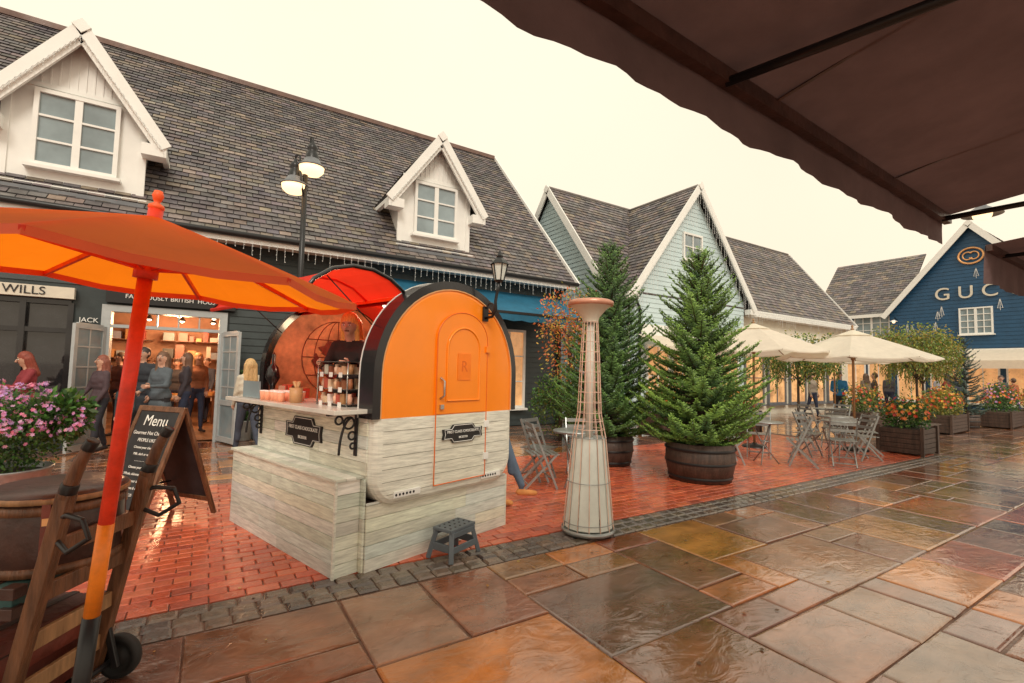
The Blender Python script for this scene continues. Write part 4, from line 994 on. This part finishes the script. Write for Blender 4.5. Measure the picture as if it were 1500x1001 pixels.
# ------------------------------------------------------------ people
def capsule(vs,fs,p0,p1,r0,r1,n=10):
    p0=Vector(p0);p1=Vector(p1);d=p1-p0;L=max(d.length,1e-4);d=d/L; u=Vector((1,0,0)) if abs(d.x)<.8 else Vector((0,1,0)); a=d.cross(u).normalized(); c=a.cross(d); i0=len(vs)
    rings=[]
    for k in range(5): t=math.pi/2*(1-k/4); rings.append((p0-d*r0*math.sin(t),max(1e-4,r0*math.cos(t))))
    for k in range(5): t=math.pi/2*k/4; rings.append((p1+d*r1*math.sin(t),max(1e-4,r1*math.cos(t))))
    for p,r_ in rings:
        for j in range(n): t=2*math.pi*j/n; vs.append(p+(a*math.cos(t)+c*math.sin(t))*r_)
    for k in range(len(rings)-1):
        for j in range(n): fs.append((i0+k*n+j,i0+k*n+(j+1)%n,i0+(k+1)*n+(j+1)%n,i0+(k+1)*n+j))
    fs.append(tuple(i0+j for j in range(n))[::-1]); fs.append(tuple(i0+(len(rings)-1)*n+j for j in range(n)))
def person(name,loc,yaw,H=1.7,top=(.05,.05,.06),bot=(.03,.04,.08),skin=(.60,.34,.24),hair=(.08,.04,.02),shoe=(.03,.02,.02),legs=((12,5),(-14,12)),arms=((5,6,15),(-5,6,20)),lean=0,headp=0,heady=0,longh=True,coat=False,female=True,vox=.017,z=0,bag=None):
    prims=[]
    s=H/1.75
    def cap(l,a,b_,r0,r1): prims.append((l,Vector(a),Vector(b_),r0,r1))
    sw=.155 if female else .18
    piv=Vector((0,0,.95)); RL=Matrix.Rotation(rad(-lean),3,'X')
    def U(p): return piv+RL@(Vector(p)-piv)
    mn=9
    for sd,(h,k) in zip((-1,1),legs):
        hip=Vector((sd*.09,0,.93)); a=rad(h); kn=hip+Vector((sd*.01,math.sin(a),-math.cos(a)))*.44; a2=rad(h-k); an=kn+Vector((0,math.sin(a2),-math.cos(a2)))*.42
        toe=an+Vector((sd*.03,.16*math.cos(a2*.6),-.055+.16*math.sin(min(0,a2)*.9))); heel=an+Vector((0,-.03,-.045))
        cap('bot',hip,kn,.092,.062); cap('bot',kn,an+Vector((0,0,.04)),.06,.045); cap('shoe',heel,toe,.04,.034); mn=min(mn,toe.z-.036,heel.z-.04)
        m=kn.lerp(an,.3)+Vector((0,-.012,0)); cap('bot',m,m-Vector((0,0,.08)),.058,.052)
    cap('bot',(-.07,0,.95),(.07,0,.95),.115,.115)
    cap('top',U((-.05,0,1.06)),U((.05,0,1.06)),.10,.10); cap('top',U((-.07,.0,1.2)),U((.07,.0,1.2)),.105,.105); cap('top',U((-.085,.01,1.31)),U((.085,.01,1.31)),.105,.105)
    if female: cap('top',U((-.06,.06,1.27)),U((.06,.06,1.27)),.06,.06)
    cap('top',U((-sw+.03,0,1.41)),U((sw-.03,0,1.41)),.06,.06); cap('top',U((0,0,1.41)),U((0,0,1.46)),.08,.055)
    if coat: cap('top',(-.06,0,.98),(.06,0,.98),.13,.13); cap('top',(-.05,0,.8),(.05,0,.8),.14,.14); cap('top',(-.04,0,.68),(.04,0,.68),.145,.145)
    else: cap('top',(-.065,0,.985),(.065,0,.985),.115,.115)
    hands=[]
    for sd,(f,o,e) in zip((-1,1),arms):
        sh=U((sd*sw,0,1.41)); f_=rad(f);o_=rad(o); dr=Vector((sd*math.sin(o_),math.sin(f_),-math.cos(f_)*math.cos(o_))).normalized(); el=sh+dr*.285
        g_=rad(f+e); d2=Vector((-sd*.25*min(1,e/60),math.sin(g_),-math.cos(g_))).normalized(); wr=el+d2*.245
        cap('top',sh,el,.056,.046); cap('top',el,wr,.045,.034); cap('skin',wr,wr+d2*.075,.028,.034); hands.append((wr+d2*.07,d2,sd))
    nk=U((0,.0,1.47)); RH=Matrix.Rotation(rad(heady),3,'Z')@Matrix.Rotation(rad(-headp-lean*.5),3,'X')
    def Hh(p): return nk+RH@(Vector(p)-Vector((0,0,1.47)))
    cap('skin',U((0,0,1.42)),Hh((0,.01,1.55)),.052,.05)
    cap('skin',Hh((0,.0,1.66)),Hh((0,.015,1.63)),.088,.082); cap('skin',Hh((0,.02,1.63)),Hh((0,.045,1.565)),.075,.045)
    cap('hair',Hh((0,-.015,1.675)),Hh((0,-.03,1.64)),.095,.09)
    if longh:
        for x in(-.06,0,.06): cap('hair',Hh((x,-.045,1.64)),Hh((x*1.3,-.07,1.36)),.055,.038)
        for x in(-.078,.078): cap('hair',Hh((x,.0,1.64)),Hh((x*1.05,.01,1.42)),.03,.026)
    vs=[];fs=[]
    for l,a,b_,r0,r1 in prims: capsule(vs,fs,a,b_,r0,r1)
    me=bpy.data.meshes.new('tmp'); me.from_pydata([tuple(p) for p in vs],[],fs); ob=bpy.data.objects.new('tmp',me); scene.collection.objects.link(ob)
    md=ob.modifiers.new('r','REMESH'); md.mode='VOXEL'; md.voxel_size=vox; sm_=ob.modifiers.new('s','SMOOTH'); sm_.iterations=3; sm_.factor=.5
    dg=bpy.context.evaluated_depsgraph_get(); em=bpy.data.meshes.new_from_object(ob.evaluated_get(dg)); bpy.data.objects.remove(ob); em.name=name
    labs=['top','bot','skin','hair','shoe']; cols=dict(top=top,bot=bot,skin=skin,hair=hair,shoe=shoe)
    n_=len(em.polygons); ctr=np.zeros(n_*3); em.polygons.foreach_get('center',ctr); ctr=ctr.reshape(-1,3)
    best=np.full(n_,9.); lab=np.zeros(n_,int)
    for l,a,b_,r0,r1 in prims:
        a=np.array(a);d=np.array(b_)-a; t=np.clip(((ctr-a)@d)/max(1e-9,d@d),0,1); ds=np.linalg.norm(ctr-a-t[:,None]*d,axis=1)-(r0+(r1-r0)*t)
        if l=='skin' : ds=ds+.003
        k=ds<best; best[k]=ds[k]; lab[k]=labs.index(l)
    em.materials.clear()
    for l in labs:
        key=name+'_'+l+str(len(bpy.data.materials)); em.materials.append(mat(key,cols[l],rough=.55 if l in('skin','hair') else .8,var=.35 if l=='hair' else .18,scale=30 if l=='hair' else 9,stretch=(3,3,.6) if l=='hair' else (1,1,1),bump=.35 if l!='skin' else .02,bscale=25))
    em.polygons.foreach_set('material_index',lab.astype(np.int32)); em.polygons.foreach_set('use_smooth',np.ones(n_,bool)); em.update()
    rt=root(name,(loc[0],loc[1],z-mn*s),rad(yaw)); rt.scale=(s,s,s)
    o=bpy.data.objects.new('body',em); scene.collection.objects.link(o); o.parent=rt
    M['_sk']=em.materials[2]; M['_eye']=M['sign_black']; b=MB(); M['_lip']=M['leather']
    b.tube([Hh((0,.095,1.655)),Hh((0,.118,1.622)),Hh((0,.1,1.612))],[.008,.014,.008],'_sk',8)
    for x in(-.032,.032): b.ell(Hh((x,.086,1.652)),(.014,.008,.008),'sign_white',8,6); b.ell(Hh((x,.092,1.652)),(.006,.004,.006),'_eye',6,4); b.tube([Hh((x*.5,.095,1.672)),Hh((x*1.5,.088,1.672))],.004,'_eye',4)
    b.tube([Hh((-.022,.088,1.588)),Hh((0,.096,1.59)),Hh((.022,.088,1.588))],.006,'_lip',6)
    if not longh:
        for x in(-.09,.09): b.ell(Hh((x,.0,1.64)),(.012,.02,.032),'_sk',8,6)
    for hp_,d,sd in hands:
        sdv=d.cross(Vector((sd,0,0))).normalized()
        if sdv.length<.5: sdv=Vector((0,1,0))
        for q,ln in enumerate((.07,.08,.075,.058)):
            bs=hp_+sdv*(.027-.018*q); m=bs+d*ln*.5; b.tube([bs-d*.01,m,m+(d*.8-Vector((sd,0,0))*.55).normalized()*ln*.5],[.0095,.0085,.007],'_sk',6)
        bs=hp_-d*.05+sdv*.025; b.tube([bs,bs+(d*.6+sdv*.8)*.035,bs+(d+sdv*.5)*.06],[.012,.01,.008],'_sk',6)
    if bag:
        hp_=hands[1][0]; b.box(hp_+Vector((0,0,-.32)),(.12,.36,.36),'item',bag)
        for q in(-.08,.08): b.tube([hp_+Vector((0,q,-.14)),hp_+Vector((0,q*.5,0.0)),hp_+Vector((0,0,.02))],.005,'item',5,bag)
    b.obj('face_and_hands',rt)
    return rt
cy=-32.5
def PP(px,d): return W2(d,(px-750)/700*d)
ka,kb=.37,.92
kx,ky=1.085+ka*.956-kb*.292,3.705+ka*.292+kb*.956
person('kiosk_seller',(kx,ky),107+38,1.58,top=(.035,.03,.03),bot=(.02,.02,.02),skin=(.72,.42,.29),hair=(.95,.52,.13),legs=((0,0),(0,0)),arms=((35,10,60),(30,10,70)),lean=4,headp=16,vox=.012,z=.47)
person('walking_woman',PP(368,8.2),cy+50,1.64,top=(.60,.55,.45),bot=(.05,.06,.09),hair=(.60,.38,.17),shoe=(.25,.13,.07),legs=((16,4),(-16,14)),arms=((14,6,20),(-12,6,20)))
person('woman_in_grey_jacket',PP(240,8.4),cy+170,1.72,top=(.09,.11,.13),bot=(.02,.02,.025),hair=(.16,.08,.045),arms=((20,10,70),(10,8,60)),legs=((3,2),(-4,4)),heady=20,coat=True)
person('man_in_dark_coat',PP(212,8.9),cy+185,1.80,top=(.03,.035,.045),bot=(.03,.035,.05),hair=(.05,.035,.03),longh=False,female=False,legs=((6,3),(-8,6)),coat=True)
person('woman_with_shopping_bag',PP(152,8.2),cy+160,1.63,top=(.08,.05,.06),bot=(.03,.03,.04),hair=(.26,.08,.05),arms=((5,8,25),(12,14,30)),bag=(.72,.66,.55),legs=((10,4),(-8,8)))
person('red_haired_woman',PP(45,7.4),cy+150,1.66,top=(.25,.03,.04),bot=(.03,.03,.04),hair=(.25,.05,.03),headp=18,arms=((30,8,70),(20,8,60)),legs=((2,2),(-2,2)))
person('child_in_dark_coat',PP(190,8.0),cy+190,1.25,top=(.03,.05,.06),bot=(.02,.02,.03),hair=(.12,.06,.03),legs=((6,3),(-6,6)))
for k,(px,d,c_,hh) in enumerate([(292,10.9,(.30,.12,.06),(.4,.2,.08)),(262,11.6,(.05,.05,.06),(.06,.04,.03)),(232,12.3,(.35,.3,.25),(.2,.1,.05)),(305,12.8,(.08,.1,.15),(.1,.06,.04)),(275,9.6,(.05,.04,.05),(.15,.07,.04)),(178,10.2,(.12,.05,.05),(.08,.05,.03))]):
    person('shopper',PP(px,d),cy+R.uniform(120,240),R.uniform(1.6,1.78),top=c_,hair=hh,vox=.022,longh=k%2==0,female=k%2==0,legs=((8,4),(-8,8)))
person('leaning_man',PP(727,5.75),cy-95,1.80,top=(.02,.022,.03),bot=(.10,.15,.22),hair=(.06,.04,.03),shoe=(.65,.27,.08),longh=False,female=False,legs=((23,2),(6,4)),arms=((-8,4,10),(-8,4,10)),lean=-6)
person('man_in_blue_jacket',PP(1229,16),cy+150,1.74,top=(.02,.18,.42),bot=(.03,.03,.04),hair=(.08,.06,.05),longh=False,female=False,arms=((15,8,60),(15,8,60)),vox=.022)
person('man_in_dark_jacket',PP(1281,18.0),cy+60,1.76,top=(.06,.05,.05),bot=(.04,.05,.08),hair=(.1,.06,.04),longh=False,female=False,vox=.022)
for px,d,c_ in[(1268,20,(.2,.15,.12)),(1386,19,(.45,.06,.05)),(1400,20,(.05,.06,.09)),(1466,20,(.08,.08,.1)),(1484,21,(.4,.12,.05)),(1190,19,(.3,.25,.2)),(1302,21,(.1,.1,.12)),(1372,24,(.3,.3,.35)),(1446,25,(.06,.06,.08))]:
    person('pedestrian',PP(px,d),cy+R.uniform(0,360),R.uniform(1.62,1.8),top=c_,vox=.026,longh=R.random()<.5,hair=(.1,.06,.04))
mq=root('shop_mannequin',(-2.75,12.0,.6),0); b=MB(); b.lathe([(.12,0),(.16,.1),(.13,.3),(.19,.55),(.17,.65),(.06,.72),(.05,.8)],'item',n=16,col=(.05,.05,.07)); b.ell((0,0,.9),(.08,.1,.12),'gold',12,8); b.cyl((0,0,-.58),(0,0,0),.02,'black_metal'); b.obj('torso',mq)

# ------------------------------------------------------------ world, sun, camera
w=bpy.data.worlds.new('World'); scene.world=w; w.use_nodes=True; nt=w.node_tree; N=nt.nodes; Lk=nt.links
bg=N['Background']; bg.inputs[1].default_value=.13
sky=N.new('ShaderNodeTexSky'); sky.sky_type='NISHITA'; sky.sun_disc=False; sky.dust_density=4; sky.air_density=1.5
tc=N.new('ShaderNodeTexCoord'); sx=N.new('ShaderNodeSeparateXYZ'); Lk.new(tc.outputs['Generated'],sx.inputs[0])
cr=N.new('ShaderNodeValToRGB'); cr.color_ramp.elements[0].position=0; cr.color_ramp.elements[0].color=(1.,.82,.62,1); cr.color_ramp.elements[1].position=.7; cr.color_ramp.elements[1].color=(.98,.905,.71,1)
Lk.new(sx.outputs[2],cr.inputs[0])
nz=N.new('ShaderNodeTexNoise'); nz.inputs['Scale'].default_value=1.8; nz.inputs['Detail'].default_value=4; Lk.new(tc.outputs['Generated'],nz.inputs['Vector'])
mr=N.new('ShaderNodeMapRange'); mr.inputs[3].default_value=8.3; mr.inputs[4].default_value=9.7; Lk.new(nz.outputs[0],mr.inputs[0])
vs_=N.new('ShaderNodeVectorMath'); vs_.operation='SCALE'; Lk.new(cr.outputs[0],vs_.inputs[0]); Lk.new(mr.outputs[0],vs_.inputs[3])
mx=N.new('ShaderNodeMixRGB'); mx.inputs[0].default_value=.95; Lk.new(sky.outputs[0],mx.inputs[1]); Lk.new(vs_.outputs[0],mx.inputs[2]); Lk.new(mx.outputs[0],bg.inputs[0])
sun=bpy.data.lights.new('sun','SUN'); sun.energy=1.5; sun.angle=rad(20); sun.color=(1,.92,.80)
so=bpy.data.objects.new('sun',sun); scene.collection.objects.link(so)
sd=Vector((-.35,-.9,.85)).normalized(); so.rotation_euler=sd.to_track_quat('Z','Y').to_euler(); sky.sun_elevation=math.asin(sd.z); sky.sun_rotation=math.atan2(sd.x,sd.y)
cam=bpy.data.cameras.new('camera'); co=bpy.data.objects.new('camera',cam); scene.collection.objects.link(co)
cam.lens=16.8; cam.sensor_width=36; cam.clip_end=1500; cam.clip_start=.05
az=rad(57.5); pt=rad(3.56); rl=rad(1.26)
f=Vector((math.cos(az)*math.cos(pt),math.sin(az)*math.cos(pt),math.sin(pt))); r_=Vector((math.sin(az),-math.cos(az),0)); u=r_.cross(f)
r2=r_*math.cos(rl)+u*math.sin(rl); u2=-r_*math.sin(rl)+u*math.cos(rl)
co.matrix_world=Matrix.Translation((0,0,1.55))@Matrix((r2,u2,-f)).transposed().to_4x4()
scene.camera=co
scene.view_settings.view_transform='Standard'; scene.view_settings.look='None'; scene.view_settings.exposure=0
print('OBJS',len(bpy.data.objects))
